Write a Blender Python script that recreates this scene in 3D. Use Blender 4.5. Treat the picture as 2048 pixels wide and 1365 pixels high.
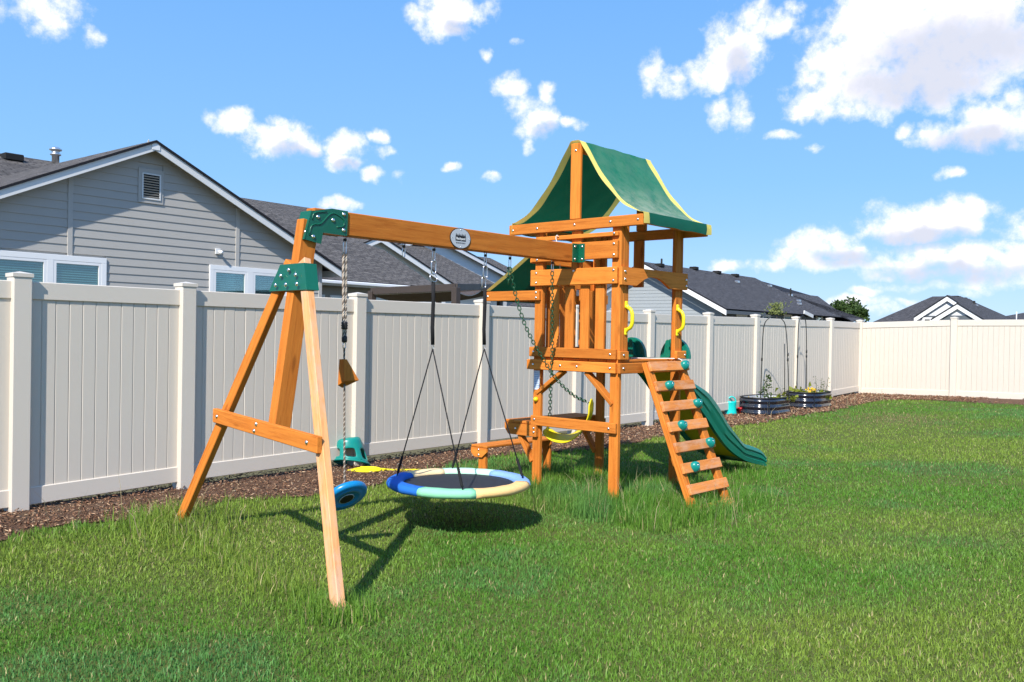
import bpy, bmesh, math, random
import numpy as np
from mathutils import Vector, Matrix
random.seed(7); RNG = np.random.default_rng(7)
for o in list(bpy.data.objects): bpy.data.objects.remove(o)
SC = bpy.context.scene
COL = SC.collection
# ---------------------------------------------------------------- camera
CXP, CYP, FP, ZC = 1024.0, 682.5, 1765.0, 1.36           # photograph calibration (pixels of the 2048 px photo)
PITCH, ROLL = math.radians(-.5527), math.radians(1.0028)
PF, PT, PH = math.radians(50.1), math.radians(48.1), math.radians(51.2)   # headings of fence, play set, houses
_fw = np.array([0, math.cos(PITCH), math.sin(PITCH)]); _up = np.array([0, -math.sin(PITCH), math.cos(PITCH)]); _rt = np.array([1., 0, 0])
RT = math.cos(ROLL)*_rt + math.sin(ROLL)*_up
UP = -math.sin(ROLL)*_rt + math.cos(ROLL)*_up
CAM = np.array([0, 0, ZC])
cd = bpy.data.cameras.new('camera'); cam = bpy.data.objects.new('camera', cd); COL.objects.link(cam)
cd.sensor_width = 36; cd.lens = 36*FP/2048; cd.clip_start = .05; cd.clip_end = 3000
cam.matrix_world = Matrix(((RT[0], UP[0], -_fw[0], 0), (RT[1], UP[1], -_fw[1], 0), (RT[2], UP[2], -_fw[2], ZC), (0, 0, 0, 1)))
SC.camera = cam
def ray(u, v): return _fw + RT*((u-CXP)/FP) - UP*((v-CYP)/FP)
def onz(u, v, z=0.): d = ray(u, v); return CAM + d*(z-ZC)/d[2]
def onplane(u, v, P, n): d = ray(u, v); return CAM + d*(np.dot(np.asarray(P)-CAM, n)/np.dot(d, n))
def ond(u, v, Y): d = ray(u, v); return CAM + d*Y/d[1]
# ---------------------------------------------------------------- sun, exposure
SUN_EL, SUN_TO = math.radians(43), math.radians(72)       # light travels towards heading SUN_TO
sl = bpy.data.lights.new('sun', 'SUN'); sl.energy = 4.6; sl.angle = math.radians(.55); sl.color = (1, .945, .86)
so = bpy.data.objects.new('sun', sl); COL.objects.link(so)
LD = Vector((math.cos(SUN_EL)*math.cos(SUN_TO), math.cos(SUN_EL)*math.sin(SUN_TO), -math.sin(SUN_EL)))
so.rotation_euler = LD.to_track_quat('-Z', 'Y').to_euler()
so.location = (-4, -8, 20)
SC.view_settings.view_transform = 'Standard'; SC.view_settings.look = 'None'
SC.view_settings.exposure = .57; SC.view_settings.gamma = 1; SC.view_settings.use_curve_mapping = False
# ---------------------------------------------------------------- node helpers
def new_mat(name):
    m = bpy.data.materials.new(name); m.use_nodes = True
    nt = m.node_tree; nt.nodes.clear()
    return m, nt
class N:
    def __init__(s, nt): s.nt = nt
    def n(s, t, **k):
        x = s.nt.nodes.new(t)
        for a, b in k.items(): setattr(x, a, b)
        return x
    def l(s, a, b): s.nt.links.new(a, b)
    def setv(s, sock, v):
        if isinstance(v, bpy.types.NodeSocket): s.l(v, sock)
        else: sock.default_value = v
    def math(s, op, a, b=None, c=None, clamp=False):
        x = s.n('ShaderNodeMath', operation=op, use_clamp=clamp); s.setv(x.inputs[0], a)
        if b is not None: s.setv(x.inputs[1], b)
        if c is not None: s.setv(x.inputs[2], c)
        return x.outputs[0]
    def vmath(s, op, a, b=None):
        x = s.n('ShaderNodeVectorMath', operation=op); s.setv(x.inputs[0], a)
        if b is not None: s.setv(x.inputs[1], b)
        return x
    def mixc(s, f, a, b, mode='MIX'):
        x = s.n('ShaderNodeMix', data_type='RGBA', blend_type=mode); s.setv(x.inputs[0], f); s.setv(x.inputs[6], a); s.setv(x.inputs[7], b)
        return x.outputs[2]
    def noise(s, vec, scale, detail=4, rough=.5, dist=0.):
        x = s.n('ShaderNodeTexNoise'); s.l(vec, x.inputs['Vector']); x.inputs['Scale'].default_value = scale
        x.inputs['Detail'].default_value = detail; x.inputs['Roughness'].default_value = rough; x.inputs['Distortion'].default_value = dist
        return x.outputs['Fac']
    def ramp(s, f, stops):
        x = s.n('ShaderNodeValToRGB'); s.l(f, x.inputs[0]); e = x.color_ramp.elements
        while len(e) < len(stops): e.new(.5)
        for i, (p, c) in enumerate(stops): e[i].position = p; e[i].color = (*c, 1) if len(c) == 3 else c
        return x.outputs[0]
    def smooth(s, f, a, b):
        x = s.n('ShaderNodeMapRange', interpolation_type='SMOOTHSTEP'); s.l(f, x.inputs[0]); x.inputs[1].default_value = a; x.inputs[2].default_value = b
        return x.outputs[0]
def c3(*c): return (*c, 1)
def srgb(r, g, b):
    f = lambda x: (x/255/12.92) if x/255 <= .04045 else ((x/255+.055)/1.055)**2.4
    return (f(r), f(g), f(b), 1)
def principled(g, color, rough=.6, spec=.5, metal=0., bump=None, bstr=.2, bdist=.01, trans=None):
    p = g.n('ShaderNodeBsdfPrincipled'); g.setv(p.inputs['Base Color'], color); g.setv(p.inputs['Roughness'], rough)
    p.inputs['Specular IOR Level'].default_value = spec; p.inputs['Metallic'].default_value = metal
    if bump is not None:
        b = g.n('ShaderNodeBump'); b.inputs['Strength'].default_value = bstr; b.inputs['Distance'].default_value = bdist
        g.l(bump, b.inputs['Height']); g.l(b.outputs[0], p.inputs['Normal'])
    out = g.n('ShaderNodeOutputMaterial')
    if trans is not None:
        t = g.n('ShaderNodeBsdfTranslucent'); g.setv(t.inputs[0], color); m = g.n('ShaderNodeMixShader'); m.inputs[0].default_value = trans
        g.l(p.outputs[0], m.inputs[1]); g.l(t.outputs[0], m.inputs[2]); g.l(m.outputs[0], out.inputs[0])
    else: g.l(p.outputs[0], out.inputs[0])
    return p
# ---------------------------------------------------------------- sky with fair weather clouds
W = bpy.data.worlds.new('World'); SC.world = W; W.use_nodes = True
def build_sky():
    nt = W.node_tree; nt.nodes.clear(); g = N(nt)
    sky = g.n('ShaderNodeTexSky', sky_type='NISHITA'); sky.sun_disc = False
    sky.sun_elevation = SUN_EL; sky.sun_rotation = math.radians(90) - (SUN_TO + math.pi)
    sky.altitude = 800; sky.air_density = 1.0; sky.dust_density = .35; sky.ozone_density = 2.2
    tc = g.n('ShaderNodeTexCoord'); d = g.vmath('NORMALIZE', tc.outputs['Generated']).outputs[0]
    sep = g.n('ShaderNodeSeparateXYZ'); g.l(d, sep.inputs[0])
    az = g.math('ARCTAN2', sep.outputs[0], sep.outputs[1]); el = g.math('ARCSINE', sep.outputs[2])
    comb = g.n('ShaderNodeCombineXYZ'); g.l(az, comb.inputs[0]); g.l(el, comb.inputs[1]); p2 = comb.outputs[0]
    # turbulence shared by every cloud
    wob = g.n('ShaderNodeTexNoise'); g.l(d, wob.inputs['Vector']); wob.inputs['Scale'].default_value = 26; wob.inputs['Detail'].default_value = 3
    wv = g.vmath('SCALE', g.vmath('SUBTRACT', wob.outputs['Color'], (.5, .5, .5)).outputs[0]); wv.inputs[3].default_value = .028
    pw = g.vmath('ADD', p2, wv.outputs[0]).outputs[0]
    puff = g.noise(d, 34, 9, .62)
    blobs = CLOUDS
    fld = None; lit = None
    for (u, v, rx, ry, w) in blobs:
        r = ray(u, v); r = r/np.linalg.norm(r); a0 = math.atan2(r[0], r[1]); e0 = math.asin(r[2])
        kx, ky = FP/rx*math.sqrt(w), FP/ry*math.sqrt(w)
        vn = g.n('ShaderNodeVectorMath', operation='MULTIPLY_ADD'); g.l(pw, vn.inputs[0]); vn.inputs[1].default_value = (kx, ky, 0); vn.inputs[2].default_value = (-a0*kx, -e0*ky, 0); q = vn.outputs[0]
        f = g.math('SUBTRACT', w, g.vmath('DOT_PRODUCT', q, q).outputs['Value'])
        fld = f if fld is None else g.math('MAXIMUM', fld, f)
    # grey bases: broad underside fields of the big clouds only
    for (u, v, rx, ry) in BASES:
        r = ray(u, v); r = r/np.linalg.norm(r); a0 = math.atan2(r[0], r[1]); e0 = math.asin(r[2]); kx, ky = FP/rx, FP/ry
        vn = g.n('ShaderNodeVectorMath', operation='MULTIPLY_ADD'); g.l(pw, vn.inputs[0]); vn.inputs[1].default_value = (kx, ky, 0); vn.inputs[2].default_value = (-a0*kx, -e0*ky, 0); q = vn.outputs[0]
        f = g.math('SUBTRACT', 1., g.vmath('DOT_PRODUCT', q, q).outputs['Value'])
        lit = f if lit is None else g.math('MAXIMUM', lit, f)
    # the rest of the dome carries the same kind of cloud
    far = g.math('MAXIMUM', g.smooth(g.math('ABSOLUTE', az), .64, .80), g.smooth(el, .44, .60))
    gen = g.noise(g.vmath('MULTIPLY', d, (1, 1, 1.7)).outputs[0], 4.2, 3, .5)
    gen = g.math('MULTIPLY_ADD', gen, 7., -4.3)
    genf = g.math('MULTIPLY_ADD', g.math('SUBTRACT', gen, -3.), far, -3.)
    fld = g.math('MAXIMUM', fld, genf)
    dens = g.math('ADD', fld, g.math('MULTIPLY_ADD', puff, 4.4, -2.5))
    fine = g.noise(d, 110, 5, .6)
    dens = g.math('ADD', dens, g.math('MULTIPLY_ADD', fine, .9, -.45))
    cov = g.smooth(dens, -.75, 1.25)
    cov = g.math('MULTIPLY', cov, g.smooth(el, -.005, .03))
    shade = g.smooth(g.math('ADD', lit, g.math('MULTIPLY_ADD', puff, 1.6, -.8)), .95, -.5)
    shade = g.math('MULTIPLY', shade, g.math('MULTIPLY_ADD', g.smooth(dens, -.3, 1.2), .25, .75))
    cc = g.ramp(shade, [(0, (4.6, 4.8, 5.6)), (.4, (5.9, 5.9, 6.6)), (.8, (7.4, 7.3, 7.6)), (1, (8.2, 8.0, 8.0))])
    # thin milky veil low over the horizon
    veil = g.math('MULTIPLY', g.smooth(el, .13, .0), g.smooth(az, -.15, .35))
    skc = g.mixc(1., sky.outputs[0], SKY_TINT, 'MULTIPLY')
    skc = g.mixc(.86, skc, g.ramp(g.math('MULTIPLY', el, 1.8), [(0, (2.7, 4.2, 6.2)), (.3, (1.75, 3.6, 6.3)), (.75, (1.10, 2.85, 6.1)), (1, (.92, 2.5, 5.9))]))
    skc = g.mixc(g.math('MULTIPLY', veil, .22), skc, (6.3, 6.9, 8.0, 1))
    col = g.mixc(cov, skc, cc)
    bg = g.n('ShaderNodeBackground'); g.l(col, bg.inputs[0]); bg.inputs[1].default_value = .112
    out = g.n('ShaderNodeOutputWorld'); g.l(bg.outputs[0], out.inputs[0])
SKY_TINT = (.74, 1.0, 1.20, 1)
BASES = [(1900,100,170,60),(1840,165,130,45),(1950,285,90,26),(1850,475,95,20),(1680,520,60,22),(1900,545,130,22),(590,305,45,20),(1095,262,30,16),(915,62,30,20),(1480,130,30,40),(690,332,30,12)]
CLOUDS = [(90,12,64,46,1.1),(118,45,36,24,1),(182,72,18,14,.6),
 (460,243,50,26,1.1),(520,258,40,18,1),(560,278,68,40,1.2),(612,288,28,24,1),(545,238,24,14,.8),
 (690,290,42,28,1),(680,325,38,20,.9),(757,276,20,14,.8),(767,306,25,13,.8),(750,343,25,13,.8),(800,352,14,9,.6),
 (900,16,72,44,1.2),(880,52,42,28,1.1),(846,28,36,22,.9),(958,26,36,26,.9),(915,66,36,18,.7),(977,105,15,12,.8),
 (1015,170,38,25,1.1),(1050,212,46,30,1.1),(1096,190,18,26,.9),(1080,242,48,34,1.2),(1147,247,28,15,1),(1060,288,12,20,.6),
 (903,335,18,13,.9),(680,410,40,14,1),(1034,84,10,8,.5),(985,352,16,9,.4),
 (1300,145,25,44,.9),(1345,165,44,26,1.1),(1420,150,54,34,1.2),(1470,92,62,66,1.3),(1500,40,52,38,1),(1560,46,48,24,1),(1592,20,20,16,.9),
 (1440,225,22,26,.8),(1482,222,26,36,.8),(1560,272,32,10,.7),(1625,295,10,8,.3),
 (1740,80,118,96,1.5),(1660,150,62,64,1.3),(1620,192,52,34,1.1),(1850,56,140,96,1.5),(1960,70,110,96,1.5),(1765,165,118,58,1.4),(1875,150,104,62,1.3),(1700,212,62,28,1.1),(1595,216,24,20,.8),
 (1990,118,62,40,1),(1975,165,30,26,.9),
 (1930,268,84,26,1.2),(1992,240,74,46,1.3),(2052,250,56,44,1.2),(1862,272,36,24,1.1),(1812,260,15,12,.7),(1895,347,22,12,.8),
 (1850,440,116,40,1.4),(1788,455,62,24,1.2),(1922,440,50,36,1.2),(1840,466,96,17,1.1),
 (1640,492,74,36,1.2),(1590,518,52,26,1.1),(1704,508,50,24,1),(1620,532,118,16,1),(1725,500,18,14,.9),(1458,534,40,14,.9),(1715,530,30,12,.8),
 (1808,527,70,22,1.1),(1890,512,96,30,1.2),(1985,518,96,36,1.2),(2045,498,56,36,1.2),(2030,455,34,26,.9),(1870,545,130,14,.7),
 (1735,582,30,10,.9),(1700,602,62,12,.7),(1815,602,20,9,.8),(1940,584,20,10,.7),(1780,555,20,7,.6),(1985,552,80,22,.8),(1900,572,110,10,.5),(1735,618,60,10,.5)]
build_sky()
W.cycles.sampling_method = 'MANUAL'; W.cycles.sample_map_resolution = 512
SC.cycles.use_adaptive_sampling = True; SC.cycles.adaptive_threshold = .015; SC.cycles.adaptive_min_samples = 12
SC.cycles.max_bounces = 6; SC.cycles.diffuse_bounces = 3; SC.cycles.glossy_bounces = 3; SC.cycles.transparent_max_bounces = 8; SC.cycles.caustics_reflective = False; SC.cycles.caustics_refractive = False
# ---------------------------------------------------------------- materials
MATS = {}
def wood_mat(name, axis, base, dark, worn=0., hue=.0):
    m, nt = new_mat(name); g = N(nt)
    tc = g.n('ShaderNodeTexCoord'); oi = g.n('ShaderNodeObjectInfo')
    off = g.vmath('SCALE', (7.3, 3.1, 5.7)); g.l(oi.outputs['Random'], off.inputs[3])
    off.inputs[0].default_value = (13.3, 7.1, 9.7)
    v = g.vmath('ADD', tc.outputs['Object'], off.outputs[0]).outputs[0]
    sc = {'x': (1.3, 26, 26), 'y': (26, 1.3, 26), 'z': (26, 26, 1.3)}[axis]
    vs = g.vmath('MULTIPLY', v, sc).outputs[0]
    grain = g.noise(vs, 1.6, 6, .65, .6)
    fine = g.noise(g.vmath('MULTIPLY', vs, (2.2, 2.2, 2.2)).outputs[0], 4, 3, .6)
    blot = g.noise(v, 4.5, 3, .5)
    f = g.math('ADD', g.math('MULTIPLY', grain, .75), g.math('MULTIPLY', fine, .25))
    col = g.ramp(f, [(.3, dark), (.52, base), (.75, tuple(min(1, x*1.18) for x in base))])
    col = g.mixc(g.math('MULTIPLY', g.smooth(blot, .45, .75), .45), col, c3(base[0]*.88, base[1]*.74, base[2]*.6))
    # knots
    kn = g.n('ShaderNodeTexVoronoi'); kn.inputs['Scale'].default_value = 1.0
    ks = {'x': (2.0, 9, 9), 'y': (9, 2.0, 9), 'z': (9, 9, 2.0)}[axis]
    g.l(g.vmath('MULTIPLY', v, ks).outputs[0], kn.inputs['Vector'])
    kf = g.smooth(kn.outputs['Distance'], .17, .07)
    col = g.mixc(g.math('MULTIPLY', kf, .55), col, c3(dark[0]*.45, dark[1]*.4, dark[2]*.4))
    rnd = g.math('MULTIPLY_ADD', oi.outputs['Random'], .42, .76)
    mul = g.n('ShaderNodeCombineColor'); g.l(rnd, mul.inputs[0]); g.l(rnd, mul.inputs[1]); g.l(rnd, mul.inputs[2])
    col = g.mixc(1., col, mul.outputs[0], 'MULTIPLY')
    if worn:
        wn = g.noise(g.vmath('MULTIPLY', v, {'x': (3, 9, 9), 'y': (9, 3, 9), 'z': (9, 9, 3)}[axis]).outputs[0], 1.7, 6, .7)
        wf = g.math('MULTIPLY', g.smooth(wn, .42, .66), worn)
        col = g.mixc(wf, col, c3(.60, .41, .30))
    principled(g, col, .76, .2, bump=f, bstr=.4, bdist=.005)
    MATS[name] = m
CB, CDK = (.66, .215, .032), (.44, .112, .012)
for ax in 'xyz': wood_mat('wood_'+ax, ax, CB, CDK)
wood_mat('worn_x', 'x', (.66, .24, .06), (.45, .13, .025), .40)
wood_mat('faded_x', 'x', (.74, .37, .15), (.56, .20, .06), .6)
def simple(name, col, rough=.5, spec=.5, metal=0., var=.08, nscale=6., bstr=0., bscale=40., trans=None, dirt=0.):
    m, nt = new_mat(name); g = N(nt); tc = g.n('ShaderNodeTexCoord')
    nz = g.noise(tc.outputs['Object'], nscale, 5, .6)
    c = g.mixc(nz, c3(*[x*(1-var) for x in col]), c3(*[min(1, x*(1+var)) for x in col]))
    if dirt:
        dn = g.noise(tc.outputs['Object'], nscale*.35, 8, .7)
        c = g.mixc(g.math('MULTIPLY', g.smooth(dn, .5, .8), dirt), c, c3(.20, .16, .11))
    rn = g.math('MULTIPLY_ADD', nz, .14, rough-.07)
    bm = g.noise(tc.outputs['Object'], bscale, 3, .5) if bstr else None
    principled(g, c, rn, spec, metal, bm, bstr, .004, trans)
    MATS[name] = m
simple('vinyl', (.64, .58, .50), .42, .4, var=.025, nscale=1.2, dirt=.08)
simple('vinyl_board', (.62, .56, .48), .45, .4, var=.03, nscale=1.5, dirt=.06)
simple('steel', (.62, .62, .62), .28, .6, 1., var=.05)
simple('bolt_steel', (.80, .78, .74), .25, .6, 1., var=.05)
simple('green_metal', (.003, .105, .058), .35, .5, var=.08)
simple('green_plastic', (.004, .165, .11), .33, .5, var=.06)
simple('teal_plastic', (.006, .23, .20), .32, .5, var=.08)
simple('yellow_plastic', (.78, .64, .015), .38, .5, var=.05)
simple('yellow_skirt', (.62, .46, .01), .5, .4, var=.08, dirt=.15)
simple('blue_plastic', (.004, .20, .48), .3, .5, var=.06)
simple('blue_dark', (.004, .10, .27), .4, .5, var=.06)
simple('black_plastic', (.012, .012, .013), .5, .5)
simple('black_rope', (.018, .018, .02), .85, .2, bstr=.5, bscale=120)
simple('rope_tan', (.50, .43, .36), .9, .2, bstr=.4, bscale=90)
simple('rope_brown', (.17, .13, .10), .9, .2, bstr=.4, bscale=90)
simple('white_cord', (.78, .75, .70), .8, .2)
simple('yellow_rope', (.80, .68, .015), .7, .3)
simple('chain_green', (.008, .085, .035), .4, .5, var=.2)
simple('canvas_yellow', (.90, .76, .20), .75, .2, trans=.25, var=.05)
simple('badge_grey', (.55, .56, .58), .4, .5, .2, var=.04)
simple('badge_black', (.01, .01, .012), .5, .4)
simple('badge_white', (.8, .8, .8), .5, .4)
simple('sticker', (.62, .70, .82), .5, .4, var=.1, nscale=30)
simple('sticker_line', (.20, .30, .48), .5, .4)
simple('white_trim', (.80, .80, .80), .45, .4, var=.02)
simple('pale_trim', (.70, .70, .69), .5, .4, var=.03)
simple('grey_siding', (.42, .40, .37), .65, .3, var=.04, nscale=3., bstr=.15, bscale=60)
simple('grey_trim', (.45, .43, .40), .65, .3, var=.03)
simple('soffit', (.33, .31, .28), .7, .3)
simple('white_siding', (.70, .71, .72), .6, .3, var=.03)
simple('blue_siding', (.30, .33, .35), .65, .3, var=.04)
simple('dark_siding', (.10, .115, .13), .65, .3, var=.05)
simple('vent_dark', (.02, .02, .02), .8, .2)
simple('tin', (.7, .7, .7), .3, .6, .9)
simple('gazebo_brown', (.055, .042, .036), .6, .4)
simple('gazebo_cloth', (.085, .064, .055), .85, .2, var=.12)
simple('cloth_hem', (.5, .45, .38), .8, .2)
simple('teal_can', (.005, .52, .48), .35, .5, var=.05)
simple('red_plastic', (.62, .012, .02), .35, .5, var=.05)
simple('bed_metal', (.016, .02, .033), .16, .8, .0, var=.1)
simple('bed_rim', (.01, .01, .012), .5, .4)
simple('bed_liner', (.55, .57, .60), .4, .5)
simple('potting_soil', (.05, .035, .022), .95, .1, var=.3, nscale=20, bstr=.6)
simple('trellis_black', (.012, .014, .013), .4, .5)
simple('bark', (.13, .10, .075), .9, .2, var=.2, nscale=15, bstr=.5)
simple('mat_black', (.022, .024, .03), .7, .3, var=.15, nscale=12)
simple('foam_blue', (.02, .14, .52),   .85, .15, bstr=.25, bscale=25, var=.06)
simple('foam_lightblue', (.22, .38, .72),   .85, .15, bstr=.25, bscale=25, var=.05)
simple('foam_green', (.25, .62, .38),   .85, .15, bstr=.25, bscale=25, var=.05)
simple('foam_mint', (.48, .78, .60),   .85, .15, bstr=.25, bscale=25, var=.04)
simple('foam_orange', (.80, .52, .22),   .85, .15, bstr=.25, bscale=25, var=.05)
simple('foam_sand', (.78, .60, .34),   .85, .15, bstr=.25, bscale=25, var=.05)
simple('cloth_navy', (.05, .05, .10), .8, .2, var=.5, nscale=9)
def leaf_mat(name, col, col2, trans=.35):
    m, nt = new_mat(name); g = N(nt); tc = g.n('ShaderNodeTexCoord')
    nz = g.noise(tc.outputs['Object'], 9, 3, .6)
    principled(g, g.mixc(nz, c3(*col), c3(*col2)), .55, .35, trans=trans)
    MATS[name] = m
leaf_mat('leaf_dark', (.020, .045, .018), (.05, .09, .03)); leaf_mat('leaf_mid', (.04, .085, .02), (.09, .14, .035)); leaf_mat('leaf_lime', (.15, .20, .02), (.30, .32, .04))
leaf_mat('leaf_sapling', (.16, .20, .05), (.34, .37, .13)); leaf_mat('petal_yellow', (.8, .5, .02), (.85, .62, .05)); leaf_mat('straw', (.45, .36, .18), (.55, .45, .25))
def canvas():
    m, nt = new_mat('canvas_green'); g = N(nt); tc = g.n('ShaderNodeTexCoord')
    v = tc.outputs['Object']; nz = g.noise(v, 3, 6, .6); dust = g.noise(v, 9, 8, .7)
    z = g.n('ShaderNodeSeparateXYZ'); g.l(v, z.inputs[0])
    low = g.smooth(z.outputs[2], 2.72, 2.36)      # dust settles on the flatter lower part
    nrm = g.n('ShaderNodeNewGeometry'); ns = g.n('ShaderNodeSeparateXYZ'); g.l(nrm.outputs['Normal'], ns.inputs[0])
    base = g.mixc(nz, c3(.004, .15, .075), c3(.010, .21, .115))
    up_ = g.math('SUBTRACT', 1., nrm.outputs['Backfacing'])
    dcol = g.mixc(g.math('MULTIPLY', g.math('MULTIPLY', g.math('MULTIPLY_ADD', low, .8, .2), g.smooth(dust, .25, .65)), g.math('MULTIPLY', up_, .62)), base, c3(.42, .45, .33))
    wv = g.n('ShaderNodeTexWave'); wv.inputs['Scale'].default_value = 160; g.l(v, wv.inputs['Vector'])
    principled(g, dcol, .6, .35, bump=nz, bstr=.35, bdist=.02, trans=.22)
    MATS['canvas_green'] = m
    simple('canvas_flap', (.004, .125, .072), .6, .3, trans=.15)
canvas()
def shingle(name, c1, c2, sx=.30, sy=.14):
    m, nt = new_mat(name); g = N(nt); uv = g.n('ShaderNodeUVMap'); v = uv.outputs[0]
    br = g.n('ShaderNodeTexBrick'); g.l(v, br.inputs['Vector']); br.inputs['Scale'].default_value = 1
    br.inputs['Brick Width'].default_value = sx; br.inputs['Row Height'].default_value = sy; br.inputs['Mortar Size'].default_value = .012
    br.inputs['Bias'].default_value = 0; br.offset = .37; br.squash = 1
    br.inputs['Color1'].default_value = c3(*c1); br.inputs['Color2'].default_value = c3(*c2); br.inputs['Mortar'].default_value = c3(*[x*.35 for x in c1])
    n1 = g.noise(g.vmath('MULTIPLY', v, (1.6, 3.5, 1)).outputs[0], 2.2, 4, .7); n2 = g.noise(v, 120, 2, .5)
    c = g.mixc(1., br.outputs['Color'], g.ramp(n1, [(.3, (.55, .55, .58)), (.7, (1.45, 1.4, 1.38))]), 'MULTIPLY')
    c = g.mixc(1., c, g.ramp(n2, [(.3, (.75, .75, .75)), (.7, (1.25, 1.25, 1.25))]), 'MULTIPLY')
    principled(g, c, .9, .2, bump=g.math('SUBTRACT', n2, g.math('MULTIPLY', br.outputs['Fac'], 2)), bstr=.5, bdist=.012)
    MATS[name] = m
shingle('shingle_brown', (.082, .077, .072), (.132, .124, .116)); shingle('shingle_slate', (.058, .058, .062), (.088, .088, .094))
simple('roof_edge', (.018, .018, .022), .8, .2)
def glass_mat(name, tint):
    m, nt = new_mat(name); g = N(nt)
    gl = g.n('ShaderNodeBsdfGlossy'); gl.inputs['Roughness'].default_value = .03; gl.inputs[0].default_value = (.9, .95, .95, 1)
    tr = g.n('ShaderNodeBsdfTransparent'); tr.inputs[0].default_value = tint
    fr = g.n('ShaderNodeFresnel'); fr.inputs[0].default_value = 1.8
    mx = g.n('ShaderNodeMixShader'); g.l(g.math('MULTIPLY_ADD', fr.outputs[0], .7, .05), mx.inputs[0]); g.l(tr.outputs[0], mx.inputs[1]); g.l(gl.outputs[0], mx.inputs[2])
    o = g.n('ShaderNodeOutputMaterial'); g.l(mx.outputs[0], o.inputs[0]); MATS[name] = m
glass_mat('glass', (.74, .90, .90, 1))
simple('blind', (.66, .80, .78), .6, .3, var=.03)
simple('room_dark', (.05, .06, .06), .8, .2)
def ground_mats():
    m, nt = new_mat('soil_lawn'); g = N(nt); tc = g.n('ShaderNodeTexCoord'); v = tc.outputs['Object']
    n1 = g.noise(v, .9, 5, .6); n2 = g.noise(v, 30, 5, .7)
    c = g.mixc(n1, c3(.085, .12, .025), c3(.15, .17, .045)); c = g.mixc(g.math('MULTIPLY', n2, .5), c, c3(.05, .045, .02))
    principled(g, c, .95, .1, bump=n2, bstr=.8, bdist=.02); MATS['soil_lawn'] = m
    m, nt = new_mat('mulch'); g = N(nt); tc = g.n('ShaderNodeTexCoord'); v = tc.outputs['Object']
    n1 = g.noise(v, 45, 6, .75, 1.2); n2 = g.noise(v, 1.3, 4, .6)
    c = g.ramp(n1, [(.30, (.03, .018, .011)), (.5, (.16, .092, .06)), (.7, (.32, .21, .145))])
    c = g.mixc(g.math('MULTIPLY', g.smooth(n2, .55, .8), .5), c, c3(.24, .18, .12))
    principled(g, c, .95, .1, bump=n1, bstr=1., bdist=.03); MATS['mulch'] = m
    m, nt = new_mat('ground'); g = N(nt); tc = g.n('ShaderNodeTexCoord')
    principled(g, g.mixc(g.noise(tc.outputs['Object'], .2, 6, .6), c3(.10, .10, .045), c3(.17, .14, .085)), .95, .1); MATS['ground'] = m
    for nm, trans in (('grass', .32),):
        m, nt = new_mat(nm); g = N(nt); at = g.n('ShaderNodeVertexColor', layer_name='Col')
        principled(g, at.outputs[0], .5, .32, trans=trans); MATS[nm] = m
    m, nt = new_mat('chips'); g = N(nt); at = g.n('ShaderNodeVertexColor', layer_name='Col'); principled(g, at.outputs[0], .9, .15); MATS['chips'] = m
ground_mats()
# ---------------------------------------------------------------- mesh helpers
def link(o, parent=None):
    COL.objects.link(o)
    if parent is not None: o.parent = parent
    return o
def mesh_obj(name, V, F, mat, parent=None, loc=None, rot=None, smooth=False, mats=None, fm=None):
    me = bpy.data.meshes.new(name); me.from_pydata([tuple(map(float, v)) for v in V], [], [tuple(f) for f in F])
    for x in (mats or [mat]): me.materials.append(MATS[x])
    if fm is not None: me.polygons.foreach_set('material_index', fm)
    if smooth: me.polygons.foreach_set('use_smooth', [True]*len(me.polygons))
    o = bpy.data.objects.new(name, me); link(o, parent)
    if loc is not None: o.location = loc
    if rot is not None: o.rotation_euler = rot
    return o
def inst(o, parent=None, loc=None, rot=None, scale=None, name=None):
    c = o.copy(); link(c, None); c.parent = parent
    if name: c.name = name
    if loc is not None: c.location = loc
    if rot is not None: c.rotation_euler = rot
    if scale is not None: c.scale = scale
    return c
def tag(o, label, cat, group=None):
    o['label'] = label; o['category'] = cat
    if group: o['group'] = group
    return o
def thing(name, label, cat, loc=(0, 0, 0), rz=0., group=None):
    o = bpy.data.objects.new(name, None); link(o); o.location = loc; o.rotation_euler = (0, 0, rz); o.empty_display_size = .1
    return tag(o, label, cat, group)
def cbox(h, c=.004):
    """chamfered box, half sizes h"""
    c = min(c, *(x*.45 for x in h)); V = []; idx = {}
    S = (-1, 1)
    for x in S:
        for y in S:
            for z in S:
                for k in range(3):
                    p = [x*(h[0]-c), y*(h[1]-c), z*(h[2]-c)]; p[k] = (x, y, z)[k]*h[k]
                    idx[x, y, z, k] = len(V); V.append(p)
    F = []
    for k in range(3):
        i, j = (k+1) % 3, (k+2) % 3
        for s in S:
            def key(a, b):
                t = [0, 0, 0]; t[k] = s; t[i] = a; t[j] = b; return idx[(*t, k)]
            q = [key(-1, -1), key(1, -1), key(1, 1), key(-1, 1)]
            F.append(q if s > 0 else q[::-1])
    for k in range(3):           # edges along axis k
        i, j = (k+1) % 3, (k+2) % 3
        for a in S:
            for b in S:
                def key(t_, m):
                    t = [0, 0, 0]; t[k] = t_; t[i] = a; t[j] = b; return idx[(*t, m)]
                q = [key(-1, i), key(1, i), key(1, j), key(-1, j)]
                F.append(q if a*b < 0 else q[::-1])
    for x in S:
        for y in S:
            for z in S:
                q = [idx[x, y, z, 0], idx[x, y, z, 1], idx[x, y, z, 2]]; F.append(q if x*y*z > 0 else q[::-1])
    return V, F
def box(name, mat, lo, hi, parent=None, c=.004):
    lo, hi = np.array(lo, float), np.array(hi, float); V, F = cbox((hi-lo)/2, c)
    return mesh_obj(name, V, F, mat, parent, loc=tuple((lo+hi)/2))
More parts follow.
